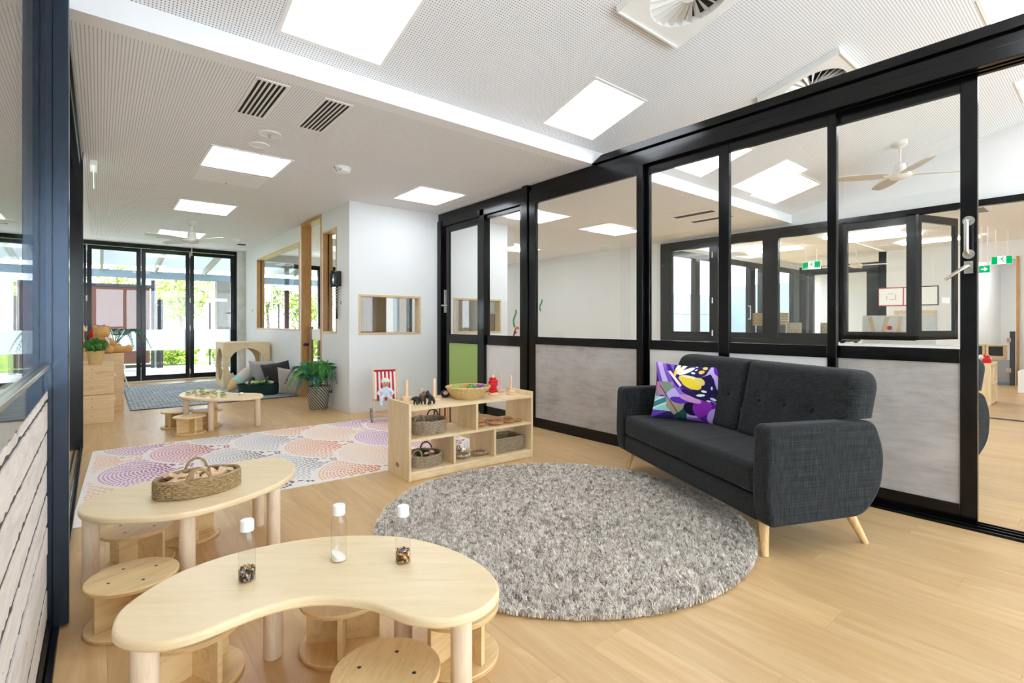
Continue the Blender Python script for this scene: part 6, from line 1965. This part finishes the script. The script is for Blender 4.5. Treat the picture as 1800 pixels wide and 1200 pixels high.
for k in range(NS):
    b = MB(); x0 = -W2 + .012 + (2 * W2 - .024) * k / NS; x1 = -W2 + .012 + (2 * W2 - .024) * (k + 1) / NS
    vs = [(x, y, z) for (y, z) in seat for x in (x0, x1)] + [(x, y + .004, z + .002) for (y, z) in seat for x in (x0, x1)]
    n_ = len(seat); fs = []
    for i in range(n_ - 1):
        a = 2 * i; c = 2 * n_ + 2 * i
        fs += [(a, a + 1, a + 3, a + 2), (c, c + 2, c + 3, c + 1)]
    b.add(vs, fs).build('seat_stripe', M['red_cloth' if k % 2 else 'cream'], pm, fix=False)
for s_ in (-1, 1):
    for (y, z) in ((.16, .06), (-.16, .06)):
        b = MB(); x = s_ * (W2 + .025)
        b.tube([(x - .012, y, z), (x + .012, y, z)], [.058, .058], 28); b.build('wheel', M['rubber'], pm, .004)
        MB().tube([(x - .014, y, z), (x + .014, y, z)], [.026, .026], 20).build('hub', M['red_cloth'], pm.children[-1])
dl = thing('baby_doll', 'baby doll in a white knitted cap and pale suit sitting in the striped pushchair', 'doll', (PX, PY, 0), PA)
b = MB()
b.ball((0, -.06, .335), (.055, .045, .07)); b.tube([(0, -.045, .38), (0, -.04, .42)], [.022, .02], 10)
for s_ in (-1, 1):
    b.tube([(s_ * .045, -.055, .375), (s_ * .085, -.08, .325), (s_ * .06, -.115, .305)], [.022, .019, .015], 10)
    b.tube([(s_ * .028, -.07, .285), (s_ * .045, -.15, .285), (s_ * .055, -.175, .22)], [.028, .023, .019], 10)
    b.ball((s_ * .057, -.19, .205), (.018, .03, .016), 10, 8)
remesh(b.build('suit', M['blue_white'], dl), .005, 3)
b = MB(); b.ball((0, -.045, .445), (.046, .045, .05)); b.ball((0, -.090, .436), (.007, .007, .006), 8, 6); b.ball((-.02, -.080, .425), (.014, .012, .012), 8, 6); b.ball((.02, -.080, .425), (.014, .012, .012), 8, 6)
remesh(b.build('head', M['skin'], dl), .004, 2)
b = MB()
for s_ in (-1, 1): b.ball((s_ * .016, -.0875, .449), (.006, .004, .006), 10, 8)
b.build('eyes', M['black_toy'], dl)
MB().ball((0, -.089, .421), (.009, .003, .003), 10, 6).build('mouth', M['red_cloth'], dl)
b = MB(); b.lathe([(.050, -.004), (.053, .008), (.049, .012), (.047, .030), (.03, .046), (0, .052)], 24, (0, -.040, .452)); b.build('knitted_cap', M['cream'], dl)
for s_ in (-1, 1):
    b = MB(); b.ball((s_ * .056, -.122, .303), (.013, .012, .011), 10, 8)
    for f_ in range(4): b.tube([(s_ * .056 + (f_ - 1.5) * .006, -.128, .303), (s_ * .056 + (f_ - 1.5) * .0065, -.140, .300), (s_ * .056 + (f_ - 1.5) * .0065, -.146, .292)], [.0034, .003, .0024], 6)
    b.tube([(s_ * .045, -.122, .306), (s_ * .038, -.132, .308)], [.004, .003], 6)
    b.build('hand', M['skin'], dl)
# small wooden doll cot seen through the shelf
kc = thing('doll_cot', 'small wooden doll cot with a striped orange cover seen through the shelf unit', 'doll cot', (3.02, 4.97, 0), -.15)
MB().box(-.17, .17, -.10, -.085, 0, .225).build('front_panel', M['toy_wood'], kc, .003); MB().box(-.17, .17, .22, .235, 0, .225).build('rear_panel', M['toy_wood'], kc, .003)
for s_ in (-1, 1): MB().box(s_ * .17 - .0075, s_ * .17 + .0075, -.10, .235, 0, .24).build('end_panel', M['toy_wood'], kc, .003)
M['orange_cloth'] = plain('orange striped cloth', '#e3a268', .9)
for k in range(8):
    x0 = -.13 + .032 * k
    MB().box(x0, x0 + .016, -.108, -.1005, .03, .222).build('cover_stripe', M['orange_cloth' if k % 2 else 'handle_dark'], kc, smooth=False)
MB().box(-.16, .16, -.08, .215, .08, .20).build('mattress', M['cream'], kc, .02, 3)
